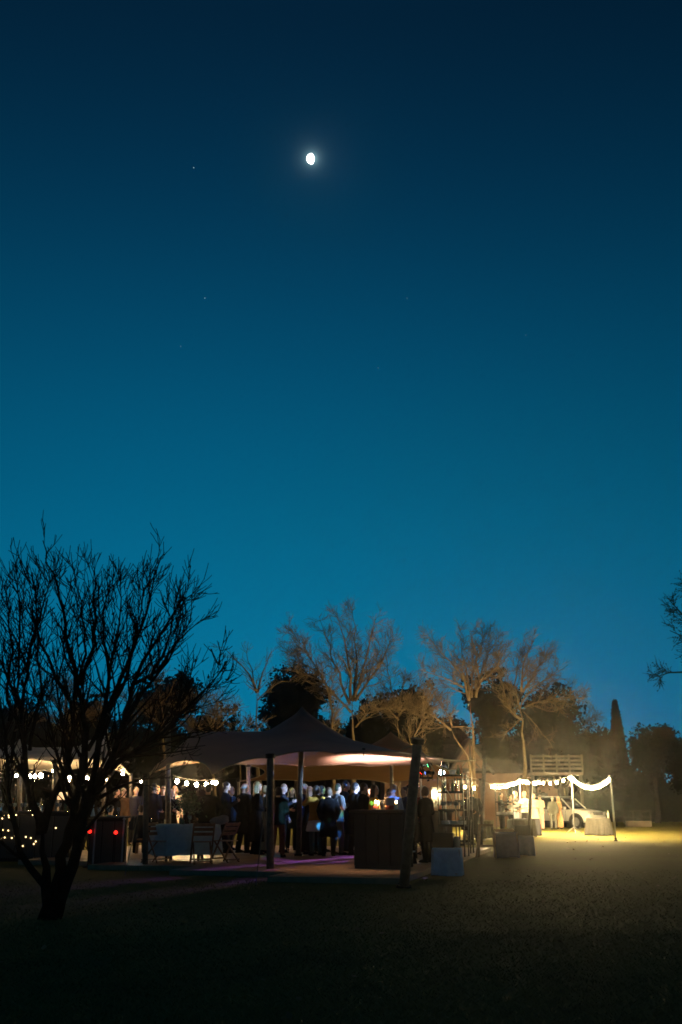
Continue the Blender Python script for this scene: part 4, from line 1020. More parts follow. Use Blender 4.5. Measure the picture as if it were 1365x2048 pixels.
def person(label, px, head, Y, face, up=('jacket', BLACK), low=('trousers', BLACK), hair=('short', 'dark'), pose='down', stance=.04, turn=0, skin=0, floor=FLZ, wide=1.0, lean=0, sit=False, group=None, h=None):
    top = at(px, head, Y).z
    hh = h or min(1.93, max(1.5, top - floor))
    s = hh/1.77
    root = thing('person', (xat(px, Y, floor+1.2), Y, floor), label, 'person', group, rz=R(face))
    root.scale = (s*wide, s*wide, s); root.rotation_euler = (R(lean), 0, R(face))
    if sit: root.location.z = floor - .42*s
    kid = lambda n, me, m: obj(n, me, m, root)
    kid('body', raw('body_%s_%.2f_%d_%d' % (pose, stance, turn, sit), body_mesh(pose, stance, turn, sit), .0165, fingers(POSES[pose]['wr'], POSES[pose]['el'])), SKINS[skin])
    if up: kid({'jacket': 'jacket', 'coat': 'coat', 'longcoat': 'coat', 'shirt': 'shirt', 'top': 'top', 'dress': 'dress', 'longdress': 'dress', 'gown': 'dress'}[up[0]],
               raw('up_%s_%s' % (up[0], pose), upper_mesh(up[0], pose, stance), .022), cloth(up[1]))
    if low: kid('trousers', raw('low_%s_%.2f_%d' % (low[0], stance, sit), lower_mesh(low[0], stance, sit), .022), cloth(low[1]))
    if hair: kid('hair', raw('hair_%s_%d' % (hair[0], turn), hair_mesh(hair[0], turn), .014), mat('hair_'+hair[1], HAIRC[hair[1]], .5, noise=.3, nscale=30, bump=.6, bscale=90))
    hp, kn, an = legs(stance)
    if not sit:
        for k in (0, 1):
            sh = obj('shoe', shoe_me, cloth((.02, .015, .012)), root, loc=(an[k][0], an[k][1]-.01, .002)); sh.rotation_euler = (0, 0, (-1 if k == 0 else 1)*.12)
    if abs(((face + turn + 180) % 360) - 180) < 115:
        Rt = Matrix.Rotation(R(turn), 3, 'Z')
        for sx in (-1, 1):
            obj('eye', eye_me, mat('eye_dark', (.02, .015, .012), .2), root, loc=Rt @ Vector((sx*.031, -.086, 1.658)) + Vector((0, -.012, 0)))
    PCOUNT.append((label, round(hh, 2)))
    return root
cg = 'guests standing under the main tent'
NAVY = (.02, .03, .06)
person('broad guest in black coat with blue-lit bald head at left of crowd', 489, 1565, 27.5, 130, ('coat', BLACK), hair=('rim', 'grey'), pose='pocket', wide=1.12, group=cg)
person('woman with long blond hair in a dark coat left of the front pole', 514, 1562, 26.6, 100, ('longcoat', (.02, .018, .02)), hair=('long', 'blond'), pose='clasp', group=cg)
person('blond woman in a pale dress, teal light put into its colour, just left of the front pole', 530, 1570, 27.2, 100, ('longdress', (.32, .36, .34)), None, ('bob', 'blond'), 'down', group=cg)  # the teal light on this pale dress is put into its colour
person('dark-haired guest in black jacket and brown trousers right of front pole', 557, 1573, 25.2, 165, ('jacket', BLACK), ('trousers', (.10, .045, .025)), ('bob', 'dark'), 'clasp', group=cg)
person('bald man with white-lit face behind the guest in brown trousers', 567, 1566, 27.6, 80, ('jacket', (.03, .03, .035)), hair=('rim', 'grey'), pose='cup', group=cg)
person('short guest in a dark dress facing camera, left of the wooden mid pole', 584, 1574, 29, 20, ('dress', (.02, .03, .025)), hair=('long', 'dark'), pose='hold', group=cg)
person('man in blue suit right of the wooden mid pole', 609, 1566, 28, 60, ('jacket', (.03, .06, .14)), ('trousers', NAVY), ('short', 'grey'), 'cup', group=cg)
person('woman with long wavy hair in a black dress facing right', 620, 1572, 26.6, 110, ('longdress', BLACK), None, ('long', 'auburn'), 'hold', group=cg)
wd_ = person('woman in white dress with ochre jacket hugging herself, dark hair', 633, 1570, 26.0, 200, ('dress', (.66, .66, .66)), ('trousers', (.05, .07, .08)), ('bob', 'dark'), 'hug', group=cg)
cj = obj('jacket', raw('up_jacket_hug', upper_mesh('jacket', 'hug', .04), .022), cloth((.42, .24, .05)), wd_); cj.scale = (1.05, 1.06, 1.006)
person('guest with blue-lit head half hidden behind woman in pale dress', 644, 1570, 28, 120, ('jacket', (.02, .03, .05)), hair=('short', 'dark'), group=cg)
person('guest with short brown hair in a long black coat, back turned', 658, 1574, 25.8, 185, ('coat', BLACK), hair=('bob', 'brown'), pose='pocket', group=cg)
person('man in grey suit with coloured light spots on his jacket', 676, 1566, 26.4, 125, ('jacket', (.13, .13, .14)), ('trousers', (.10, .10, .11)), ('short', 'dark'), 'cup', group=cg)
person('tall man in blue suit with white-lit face looking right', 692, 1561, 28.4, 95, ('jacket', (.04, .07, .15)), ('trousers', NAVY), ('short', 'dark'), 'down', group=cg)
person('man in black coat facing right, left one of two by the bar', 711, 1564, 26.2, 120, ('coat', BLACK), hair=('short', 'dark'), pose='pocket', wide=1.06, group=cg)
person('man in black jacket right beside the bar corner', 728, 1565, 25.0, 110, ('jacket', BLACK), hair=('short', 'brown'), pose='cup', group=cg)
person('small green-lit head between the bar guests in the background', 740, 1577, 31, 80, ('jacket', (.03, .05, .04)), hair=('short', 'dark'), group=cg)
person('woman in mustard yellow top with brown hair behind the bar', 749, 1569, 23.6, 75, ('top', (.55, .30, .045)), ('trousers', BLACK), ('long', 'brown'), 'hold', group=cg)
person('dark-haired man bending over the glasses behind the bar', 768, 1576, 25, 70, ('jacket', (.02, .02, .03)), hair=('short', 'dark'), pose='hold', lean=6, group=cg)
person('grey-haired man in light blue shirt with back turned at bar', 787, 1568, 24.2, -150, ('shirt', (.30, .40, .62)), ('trousers', NAVY), ('short', 'grey'), 'hold', group=cg)
person('man in dark blue suit facing left behind the front tent pole', 810, 1572, 26, -80, ('jacket', (.03, .04, .10)), ('trousers', NAVY), ('short', 'brown'), 'cup', group=cg)
person('guest in dark coat mostly hidden by the front tent pole', 824, 1572, 22.6, -110, ('coat', (.02, .015, .018)), hair=('short', 'dark'), pose='hold', group=cg)
person('woman with brown bob and long dark coat right of front pole', 851, 1582, 22.9, -130, ('coat', BLACK), hair=('bob', 'brown'), pose='clasp', group=cg, h=1.60)
person('grey-haired guest behind the woman with brown bob', 848, 1571, 26.5, -100, ('jacket', (.05, .06, .1)), hair=('short', 'grey'), group=cg)
person('guest with flushed face in maroon behind the front tent pole', 838, 1573, 27.6, -20, ('jacket', (.16, .03, .03)), hair=('short', 'brown'), group=cg)
# crowd at left of the crowd, by the round table
person('broad man in black suit with back turned behind the round table', 416, 1568, 26.2, 185, ('jacket', BLACK), hair=('short', 'dark'), pose='pocket', wide=1.16, group=cg)
person('dark-suited guest with blue-lit shoulder right of the five bulbs', 452, 1563, 27.4, 110, ('coat', (.012, .013, .02)), hair=('short', 'dark'), pose='cup', group=cg)
person('guest in blue top half hidden in the crowd by the five bulbs', 462, 1572, 29, 60, ('jacket', (.03, .07, .14)), hair=('short', 'brown'), group=cg)
lg = 'guests beyond the left tables'
person('tall man in dark suit, leftmost of four standing beyond the table', 307, 1566, 29, 150, ('jacket', (.015, .017, .025)), hair=('short', 'dark'), pose='clasp', group=lg, skin=1)
person('guest in dark jacket facing camera, second of four beyond table', 314, 1571, 32, 15, ('jacket', (.03, .028, .03)), hair=('short', 'blond'), pose='hold', group=lg)
person('guest in dark suit with hat-like dark hair, third beyond the table', 325, 1571, 30.5, 10, ('jacket', (.03, .03, .03)), hair=('short', 'dark'), pose='clasp', group=lg)
person('woman with long dark hair in dark coat beside the blue-lit pole', 343, 1578, 30, 40, ('coat', (.02, .018, .02)), hair=('long', 'dark'), pose='hold', group=lg)
person('woman in a cream coat behind the dark-coated woman at left', 349, 1571, 33, 0, ('longcoat', (.6, .5, .4)), hair=('bob', 'blond'), pose='down', group=lg)
person('guest near a lamp, far behind the seated guests', 271, 1573, 36, 30, ('jacket', (.03, .03, .03)), hair=('short', 'dark'), floor=0, group=lg)
person('guest in brown jacket beyond the left tables', 246, 1576, 35, 60, ('jacket', (.10, .06, .03)), hair=('short', 'brown'), floor=0, group=lg)
person('guest in a blue-lit shirt half hidden by the nearest tree', 178, 1572, 30, 130, ('shirt', (.12, .22, .40)), hair=('short', 'dark'), floor=0, group=lg)
person('dark guest standing at far left beside the loudspeaker', 232, 1577, 33, 100, ('coat', BLACK), hair=('short', 'dark'), floor=0, group=lg)
# right side, by the racks
rg_ = 'guests and staff beside the car'
person('waiter in black at the second rack, behind the draped table', 1003, 1585, 44, 60, ('shirt', BLACK), hair=('short', 'dark'), pose='reach', floor=0, group=rg_)
person('waiter in bright white shirt working at the second rack', 1021, 1588, 45, 75, ('shirt', (.78, .76, .72)), hair=('short', 'dark'), pose='reach', floor=0, group=rg_)
person('dark-bearded waiter in grey vest facing the white-shirted man', 1032, 1580, 48, 50, ('shirt', (.06, .06, .065)), ('trousers', (.25, .25, .30)), ('short', 'dark'), 'reach', floor=0, skin=1, group=rg_)
person('man in white shirt and black apron beside the wooden post', 1050, 1582, 47, -60, ('shirt', (.8, .78, .7)), ('trousers', (.03, .03, .03)), ('short', 'blond'), 'reach', floor=0, group=rg_)
wr_ = person('woman in a long cream dress with red hem by the wooden post', 1069, 1587, 57, 20, ('longdress', (.66, .56, .40)), None, ('updo', 'brown'), 'clasp', floor=0, group=rg_)
MB().loft([(0, 0, .03, .335, .26), (0, 0, .10, .325, .25), (0, .0, .26, .305, .235)], 20).build('hem', cloth((.5, .05, .035)), wr_, smooth=True)
person('woman in pink trouser suit talking beside the cream dress', 1081, 1589, 57.5, -150, ('jacket', (.72, .42, .32)), ('wide', (.76, .46, .38)), ('updo', 'brown'), 'hold', floor=0, group=rg_)
person('bald man in grey-green suit with back to camera near the car', 1106, 1592, 58, 172, ('jacket', (.16, .16, .13)), ('trousers', (.17, .165, .14)), ('rim', 'grey'), 'down', floor=0, stance=.07, group=rg_)
person('blond woman in long peach dress beside the bald man', 1117, 1592, 58.6, -70, ('longdress', (.66, .38, .20)), None, ('long', 'blond'), 'clasp', floor=0, group=rg_)
person('dark guest in long coat beside the rack near the wooden pole', 946, 1577, 34, 170, ('longcoat', BLACK), hair=('short', 'dark'), pose='pocket', floor=FLZ, group=None)
person('second dark guest with a scarf next to the drinks rack', 934, 1581, 33, 120, ('coat', (.02, .018, .016)), hair=('bob', 'brown'), pose='clasp', floor=FLZ, group=None)
for l, h_ in PCOUNT:
    if h_ < 1.56 or h_ > 1.9: print('HEIGHT', l, h_)

# ================================================================== FURNITURE AND THINGS
def bevel(o, wd=.01, seg=2):
    m = o.modifiers.new('bevel', 'BEVEL'); m.width = wd; m.segments = seg; m.limit_method = 'ANGLE'; return o

def drape(name, label, cx, cy, z0, z1, rx, ry, m, cat, rz=0, folds=14, amp=.03, flare=.05, square=False, seed=1, zlow=None, group=None):
    """cloth hung over a table or box: a top sheet and a folded skirt, as one thick sheet"""
    rg = random.Random(seed); n = 96; K = 12; mb = MB()
    def rim(a):
        if square:
            c, s = math.cos(a), math.sin(a); k = 1/(abs(c)**6 + abs(s)**6)**(1/6); return c*k*rx, s*k*ry
        return math.cos(a)*rx, math.sin(a)*ry
    ph = [rg.uniform(0, 6.28) for _ in range(4)]
    for k in range(3):
        for j in range(n):
            a = 2*math.pi*j/n; x, y = rim(a); f = (.02, .6, 1.0)[k]; mb.v.append((x*f, y*f, z1 + (.003 if k < 2 else 0)))
    for k in range(1, K+1):
        t = k/K
        for j in range(n):
            a = 2*math.pi*j/n; x, y = rim(a)
            w_ = amp*t**.7*(math.sin(folds*a + ph[0]) + .5*math.sin(folds*1.7*a + ph[1]))
            r = 1 + flare*t + w_/max(rx, ry)
            low = z0 + .015*math.sin(3*a+ph[2])
            mb.v.append((x*r, y*r, z1 - .01 - (z1-low)*t))
    rows = 3 + K
    for k in range(rows-1):
        for j in range(n):
            mb.f.append((k*n+j, (k+1)*n+j, (k+1)*n+(j+1) % n, k*n+(j+1) % n))
    mb.f.append(tuple(range(n)))
    o = mb.build(name, m, loc=(cx, cy, 0), rz=rz, smooth=True, label=label, cat=cat, group=group)
    so_ = o.modifiers.new('thickness', 'SOLIDIFY'); so_.thickness = .004
    return o

def folding_chair(label, loc, rz, m=M_WOOD):
    root = thing('folding_chair', loc, label, 'chair', 'wooden folding chairs round the draped table', rz=rz)
    # crossing legs: front is -Y
    for s in (-1, 1):
        x = s*.20
        MB().bar((x, .22, .02), (x, .12, .80), .032, .02).build('leg', m, root) if False else None
        MB().bar((x*1.1, -.24, .0), (x*1.1, .20, .83), .035, .022).build('leg', m, root)
        MB().bar((x*.92, .24, .0), (x*.92, -.17, .44), .035, .022).build('leg', m, root)
    for k in range(5):
        MB().box((0, -.19 + k*.085, .445), (.37, .072, .018)).build('seat_slat', M_PALEWOOD, root)
    for z, y in ((.60, .075), (.70, .13), (.79, .178)):
        MB().box((0, y, z), (.40, .018, .07), M=Matrix.Rotation(R(-28), 3, 'X')).build('back_slat', m, root)
    MB().bar((-.2, .225, .06), (.2, .225, .06), .025).build('stretcher', m, root); MB().bar((-.22, -.2, .08), (.22, -.2, .08), .025).build('stretcher', m, root)
    return root
# round table with cloth
tY = 23.6; tx = xat(372, tY, .8)
rt = thing('round_table', (tx, tY, FLZ), 'round table under a pale cloth at the edge of dance floor', 'table')
MB().lathe([(.74, .745), (.75, .75), (.75, .77), (.74, .775)], n=40).build('table_top', M_WOOD, rt)
for a in (.8, 2.37, 3.94, 5.5): MB().bar((.5*math.cos(a), .5*math.sin(a), 0), (.5*math.cos(a), .5*math.sin(a), .745), .05).build('leg', M_DARKWOOD, rt)
drape('tablecloth', 'pale cloth, teal light put into its colour, hanging in folds over the round table', tx, tY, FLZ+.16, FLZ+.785, .775, .775, cloth((.60, .72, .70)), 'tablecloth', folds=13, amp=.035)  # bluish-green light falling on the pale cloth is put into its colour
folding_chair('wooden folding chair at the left of the round table', (xat(313, 22.9, .4), 22.9, FLZ), R(60))
folding_chair('wooden folding chair in front of the round table', (xat(405, 22.5, .4), 22.5, FLZ), R(195))
folding_chair('wooden folding chair at the right of the round table', (xat(452, 23.1, .4), 23.1, FLZ), R(235))
TT = FLZ + .79
def bottle(label, loc, h=.3, r=.038, m=None, group=None):
    root = MB().lathe([(r*.9, 0), (r, .01), (r, h*.55), (r*.85, h*.64), (r*.38, h*.74), (r*.34, h*.97), (r*.42, h*.975), (r*.42, h)], n=14).build('bottle', m or M_BOTTLE, loc=loc, smooth=True, label=label, cat='bottle', group=group)
    return root
wine_me = MB().lathe([(.034, 0), (.034, .004), (.006, .008), (.005, .085), (.03, .105), (.042, .14), (.038, .19), (.036, .19), (.040, .14), (.028, .108), (.001, .095)], n=14).mesh('wine_glass', True)
tumb_me = MB().lathe([(.03, 0), (.036, .1), (.034, .1), (.029, .012), (.001, .012)], n=12).mesh('tumbler', True)
def glass(loc, label, group, me=wine_me, name='wine_glass'):
    return obj(name, me, mat('thin_glass', (.8, .85, .87), .08, spec=.9, trans=.75), loc=loc, label=label, cat='glass', group=group)
# on the round table: leafy vase, bottles, candle holder, white bag
vz = thing('flower_vase', (xat(374, 23.5, .9), 23.5, TT), 'dark vase of leafy green stems on the round table', 'vase')
MB().lathe([(.05, 0), (.08, .06), (.085, .14), (.05, .22), (.055, .25)], n=16).build('vase', M_BLACK, vz, smooth=True)
rgv = np.random.default_rng(5); n = 420
c = rgv.normal(size=(n, 3))*np.array([.14, .13, .13]) + np.array([0, 0, .42]); u = rgv.normal(size=(n, 3)); u /= np.linalg.norm(u, axis=1)[:, None]; v = np.cross(u, rgv.normal(size=(n, 3))); v /= np.linalg.norm(v, axis=1)[:, None]
obj('foliage', numpy_mesh('foliage', np.stack([c-u*.045, c-v*.02, c+u*.045, c+v*.02], 1), 4), mat('vase_leaf', (.06, .12, .07), .5), vz)
st = MB()
for k in range(9):
    a = k*.7; st.tube([(0, 0, .1), (.05*math.cos(a), .05*math.sin(a), .28), (.13*math.cos(a), .13*math.sin(a), .45)], .005, 5)
st.build('stem', mat('stem_green', (.05, .09, .04), .7), vz)
bottle('small dark bottle beside the vase on the round table', (xat(362, 23.3, .9), 23.3, TT), .2)
bottle('short dark bottle at the front of the round table', (xat(366, 23.1, .9), 23.1, TT), .16)
glass((xat(380, 23.2, .9), 23.2, TT), 'wine glass right of the vase on the round table', None)
bg_ = MB(); bg_.ball((0, 0, .10), (.26, .16, .12), 18, 12); bg_.ball((.1, .02, .17), (.15, .12, .09), 14, 10); bg_.ball((-.15, 0, .08), (.14, .12, .08), 14, 10)
bag = bg_.build('cloth_bundle', cloth((.30, .28, .24)), loc=(xat(447, 23.5, .9)-.08, 23.5, TT), smooth=True, label='pale crumpled cloth bundle on the right of the round table', cat='cloth')
bag.scale = (.8, .8, .75); rm = bag.modifiers.new('skin', 'REMESH'); rm.mode = 'VOXEL'; rm.voxel_size = .02

# ---- main bar counter with its things
bc = Vector((xat(768, 20.9, .7), 20.9, FLZ)); brz = R(-24)
bar_ = thing('bar_counter', bc, 'black bar counter at the front corner of the dance floor', 'bar', rz=brz)
bevel(MB().box((0, 0, .54), (1.02, .58, 1.04)).build('cabinet', M_BLACK, bar_), .012)
bevel(MB().box((0, 0, 1.085), (1.14, .70, .05)).build('counter_top', mat('bar_top_black', (.03, .022, .017), .25), bar_), .008)
for k in range(4): MB().box((-.39 + k*.26, -.30, .54), (.24, .018, .96)).build('panel', mat('bar_panel', (.016, .014, .013), .55, noise=.3, nscale=6), bar_)
MB().box((0, -.29, .03), (1.0, .02, .06)).build('kickboard', M_DARKWOOD, bar_)
BT = FLZ + 1.11
def on_bar(px, dy): 
    Y = 20.9 + dy; return Vector((xat(px, Y, BT), Y, BT))
def candle(label, loc, h=.14, holder=True, group=None):
    root = thing('candle', loc, label, 'candle', group)
    MB().lathe([(.038, 0), (.038, h), (.03, h+.003), (.003, h-.006)], n=12).build('wax', M_WAX, root, smooth=True)
    MB().lathe([(.002, h), (.013, h+.014), (.010, h+.03), (.001, h+.055)], n=10).build('flame', M_FLAME, root, smooth=True)
    if holder: MB().lathe([(.05, 0), (.052, .006), (.05, .012), (.001, .012)], n=14).build('dish', M_STEEL, root, smooth=True)
    return root
candle('tall lit candle at the left of the black bar', on_bar(752, -.02), .13)
candle('lit candle behind the first, left on the black bar', on_bar(757, .12), .11)
candle('lit candle behind the white bucket on the bar', on_bar(787, .10), .15)
candle('small lit candle at the right end of the black bar', on_bar(793, .0), .12)
bk = thing('bucket', on_bar(780, -.14), 'translucent white plastic bucket with red liquid on the bar', 'bucket')
MB().lathe([(.085, 0), (.105, .22), (.11, .225), (.11, .235), (.1, .235), (.08, .01), (.001, .01)], n=24).build('shell', mat('milky_plastic', (.75, .66, .6), .4, spec=.4), bk, smooth=True)
MB().lathe([(.0865, .002), (.0955, .085), (.001, .086)], n=24).build('liquid', mat('red_liquid', (.35, .05, .03), .3), bk, smooth=True)
MB().tube([(.108*math.cos(a), -.02, .235 + .10*math.sin(a)) for a in [math.pi*k/12 for k in range(13)]], .004, 5).build('handle', M_STEEL, bk)
gb = 'glasses on the black bar'
for k, (px, dy) in enumerate(((762, .02), (766, .12), (769, .0), (773, .14))): glass(on_bar(px, dy), 'clear wine glass standing between the candles on the black bar', gb)
for k, px in enumerate((798, 803)): MB().lathe([(.035, 0), (.05, .02), (.03, .1), (.004, .14)], n=14).build('folded_napkin', M_WHITE, loc=on_bar(px, -.05) + Vector((-.12, 0, 0)), smooth=True, label='small white peaked napkin at the right of the bar', cat='napkin', group='white napkins on the bar')
# serving shelf to the right of the bar
sv = thing('serving_shelf', Vector((xat(803, 22.4, .6), 22.4, FLZ)), 'low serving shelf with blue-lit trays right of the bar', 'shelf', rz=R(-24))
for z in (.25, .55, .85): MB().box((0, 0, z), (.5, .4, .03)).build('shelf', mat('pale_shelf', (.5, .5, .52), .4), sv)
for sx in (-1, 1):
    for sy in (-1, 1): MB().box((sx*.235, sy*.185, .45), (.03, .03, .9)).build('post', M_BLACK, sv)
for k in range(3): bottle('amber bottle on the low serving shelf by the bar', sv.location + Vector((-.12 + k*.11, .02, .865)), .2, .03, M_AMBER, 'amber bottles on the serving shelf')

# ---- second counter behind, with bottles (far side of the rack)
bb = Vector((xat(872, 30, .7), 30, FLZ))
bar2 = thing('back_bar', bb, 'dark back bar with bottles and red cups left of the drinks rack', 'bar')
MB().box((0, 0, .5), (.9, .5, 1.0)).build('cabinet', M_DARKWOOD, bar2); MB().box((0, 0, 1.02), (1.0, .58, .04)).build('counter_top', M_BLACK, bar2)
for k, (dx, h_, mm) in enumerate(((-.34, .3, M_GLASS), (-.2, .27, M_AMBER), (-.08, .31, M_BOTTLE), (.3, .28, M_AMBER))):
    bottle(('clear', 'slim amber', 'green', 'squat amber')[k] + ' bottle on the back bar', bb + Vector((dx, 0, 1.04)), h_, .036, mm)
MB().lathe([(.05, 0), (.065, .16), (.06, .16), (.046, .01), (.001, .01)], n=16).build('cup', mat('orange_red_cup', (.7, .14, .06), .4), loc=bb + Vector((.12, -.1, 1.04)), smooth=True, label='orange-red cup on the back bar', cat='cup')

# ---- shelving racks
def rack(label, px, Y, floor, wd, dp, H, shelves, rz, m=M_BLACK):
    loc = Vector((xat(px, Y, 1), Y, floor)); root = thing('shelving_rack', loc, label, 'rack', 'black metal shelving racks', rz=rz)
    for sx in (-1, 1):
        for sy in (-1, 1): MB().box((sx*wd/2, sy*dp/2, H/2), (.03, .03, H)).build('upright', mat('rack_steel', (.05, .05, .05), .3, metal=.6), root)
    for z in shelves:
        MB().box((0, 0, z), (wd-.01, dp-.01, .025)).build('shelf', m, root)
        MB().box((0, -dp/2-.018, z), (wd+.03, .008, .05)).build('lip', m, root)
    return root, loc
r1, L1 = rack('tall black drinks rack crowded with bottles and glasses at the corner of the dance floor', 907, 25.6, FLZ, .62, .42, 1.95, (.28, .72, 1.08, 1.5, 1.9), R(-20))
r2, L2 = rack('second black rack with white plates behind the draped table', 1010, 37, 0, .60, .42, 2.0, (.35, .95, 1.4, 1.95), R(-10))
r3, L3 = rack('narrow black rack standing right behind the tall drinks rack', 929, 27.4, FLZ, .36, .36, 1.9, (.3, .8, 1.3, 1.85), R(-20))
plate_me = MB().lathe([(.05, 0), (.055, .004), (.115, .018), (.113, .022), (.052, .009), (.001, .008)], n=20).mesh('plate', True)
rp = random.Random(9)
def put(rl, rz, x, y, z): return rl + Matrix.Rotation(rz, 3, 'Z') @ Vector((x, y, z))
for sx, wh in ((-.19, 'left'), (.03, 'middle'), (.22, 'right')):
    for k in range(7): obj('plate', plate_me, M_WHITE, loc=put(L1, R(-20), sx, -.04, .735 + k*.012), label='white plate in the %s stack on the tall drinks rack' % wh, cat='plate', group='plates on the tall drinks rack')
for sx, wh in ((-.18, 'left'), (.0, 'middle'), (.18, 'right')):
    for k in range(6): obj('plate', plate_me, M_WHITE, loc=put(L2, R(-10), sx, -.04, .965 + k*.014), label='white plate in the %s stack on the second rack' % wh, cat='plate', group='plates on the second rack')
for k in range(8): glass(put(L1, R(-20), -.24 + (k % 4)*.16, -.1 + (k//4)*.18, 1.095), 'clear glass on the middle shelf of the tall drinks rack', 'glasses on the tall drinks rack')
for k in range(5): bottle('bottle on the upper shelf of the tall drinks rack', put(L1, R(-20), -.22 + k*.11, .02*(-1)**k, 1.515), .29, .036, (M_BOTTLE, M_AMBER)[k % 2], 'bottles on the upper shelf of the tall drinks rack')
for k, x in enumerate((-.24, .16, .24)): bottle(('clear', 'green', 'amber')[k] + ' bottle on top of the tall drinks rack', put(L1, R(-20), x, 0, 1.915), .24, .035, (M_GLASS, M_BOTTLE, M_AMBER)[k])
MB().lathe([(.06, 0), (.1, .12), (.095, .12), (.055, .01), (.001, .01)], n=18).build('bowl', M_WHITE, loc=put(L1, R(-20), .02, -.02, 1.915), smooth=True, label='white bowl on top of the tall drinks rack', cat='bowl')
for k in range(4): glass(put(L3, R(-20), -.1 + (k % 2)*.2, -.08 + (k//2)*.15, .815), 'clear tumbler on the narrow rack', 'tumblers on the narrow rack', tumb_me, 'tumbler')
for k in range(3): bottle('slim bottle on the second rack', put(L2, R(-10), -.18 + k*.16, 0, 1.415), .28, .034, (M_BOTTLE, M_AMBER, M_GLASS)[k], 'bottles on the second rack')
obj('napkin_pile', MB().box((0, 0, .04), (.22, .18, .08)).mesh('napkin_pile'), M_WHITE, loc=put(L2, R(-10), .1, 0, .365), label='folded white napkins low on the second rack', cat='napkins')

# ---- draped boxes, crates, A-frame
M_BLUECL = cloth((.55, .70, .78)); M_GREYCL = cloth((.20, .19, .25)); M_GREY2 = cloth((.22, .25, .32))
def draped_box(label, px, Y, w_, d_, h_, m, rz, seed):
    p = Vector((xat(px, Y, .3), Y, 0))
    b = thing('packing_box', p, 'box under the ' + label, 'box', rz=rz)
    MB().box((0, 0, (h_-.02)/2), (w_-.04, d_-.04, h_-.02)).build('carton', M_PALEWOOD, b)
    drape('cloth_cover', label, p.x, p.y, .01, h_, w_/2, d_/2, m, 'cloth', rz=rz, folds=9, amp=.012, flare=.06, square=True, seed=seed)
    return p, h_
def crate(label, loc, s, rz, m=M_BLACK):
    root = thing('crate', loc, label, 'crate', rz=rz); w_, d_, h_ = s; t = .018
    MB().box((0, 0, t/2), (w_, d_, t)).build('bottom', m, root)
    for sy in (-1, 1): MB().box((0, sy*(d_/2-t/2), h_/2+t/2), (w_, t, h_-t)).build('side', m, root)
    for sx in (-1, 1): MB().box((sx*(w_/2-t/2), 0, h_/2+t/2), (t, d_-2*t, h_-t)).build('side', m, root)
    MB().box((0, 0, h_-.012), (w_+.012, d_+.012, .02)).build('rim', m, root)
    return root
p, h_ = draped_box('pale blue cloth draped over a box at the dance floor corner', 895, 20.4, .56, .44, .50, M_BLUECL, R(-12), 3)
crate('black crate on the pale blue draped box', (p.x-.06, p.y, h_+.012), (.40, .32, .27), R(-12))
MB().lathe([(.05, 0), (.06, .02), (.05, .18), (.055, .2)], n=14).build('canister', mat('cream_tin', (.45, .40, .30), .5), loc=(p.x+.2, p.y+.02, h_+.012), smooth=True, label='cream canister beside the black crate', cat='canister')
p, h_ = draped_box('purple-grey cloth draped over a box behind the A-frame', 1013, 27.2, .60, .5, .62, M_GREYCL, R(-6), 5)
tb = thing('tray', (p.x-.05, p.y, h_+.012), 'shallow wooden tray on the purple-grey draped box', 'tray')
MB().box((0, 0, .01), (.46, .34, .02)).build('bottom', M_PALEWOOD, tb)
for sy in (-1, 1): MB().box((0, sy*.165, .045), (.46, .012, .05)).build('side', M_PALEWOOD, tb)
for sx in (-1, 1): MB().box((sx*.224, 0, .045), (.012, .318, .05)).build('side', M_PALEWOOD, tb)
p, h_ = draped_box('slate blue cloth draped over a box left of the wooden post', 1048, 28.4, .50, .42, .50, M_GREY2, R(4), 8)
crate('black crate on the slate blue draped box', (p.x-.05, p.y, h_+.012), (.42, .32, .26), R(2))
af = thing('trestle_stand', gnd(975, 1716), 'wooden A-frame stand beside the tall racks', 'stand', rz=R(-15))
for sy in (-1, 1):
    for sx in (-1, 1): MB().bar((sx*.25, sy*.24, 0), (sx*.155, sy*.03, .80), .045, .028).build('leg', M_PALEWOOD, af)
MB().box((0, 0, .80), (.37, .10, .05)).build('top_rail', M_PALEWOOD, af); MB().box((0, -.16, .30), (.40, .022, .05)).build('cross_rail', M_PALEWOOD, af)

# ---- cocktail table with dark cloth by the right pole
cf = gnd(1204, 1671)
ct = thing('side_table', (cf.x, cf.y+.45, 0), 'small round table under a dark grey cloth at right', 'table')
MB().lathe([(.5, .70), (.5, .73)], n=28).build('table_top', M_DARKWOOD, ct); MB().tube([(0, 0, .02), (0, 0, .70)], .04, 8).build('column', M_STEEL, ct); MB().lathe([(.3, 0), (.28, .03)], n=20).build('base', M_STEEL, ct)
drape('tablecloth', 'dark grey floor-length cloth on the small table by the right pole', cf.x, cf.y+.45, .02, .742, .53, .53, cloth((.10, .095, .085)), 'tablecloth', folds=15, amp=.04, flare=.16, seed=4)
bottle('pale bottle on the dark grey cloth by the right light pole', (cf.x+.44, cf.y+.35, .745), .33, .045, mat('pale_bottle', (.5, .48, .3), .2))

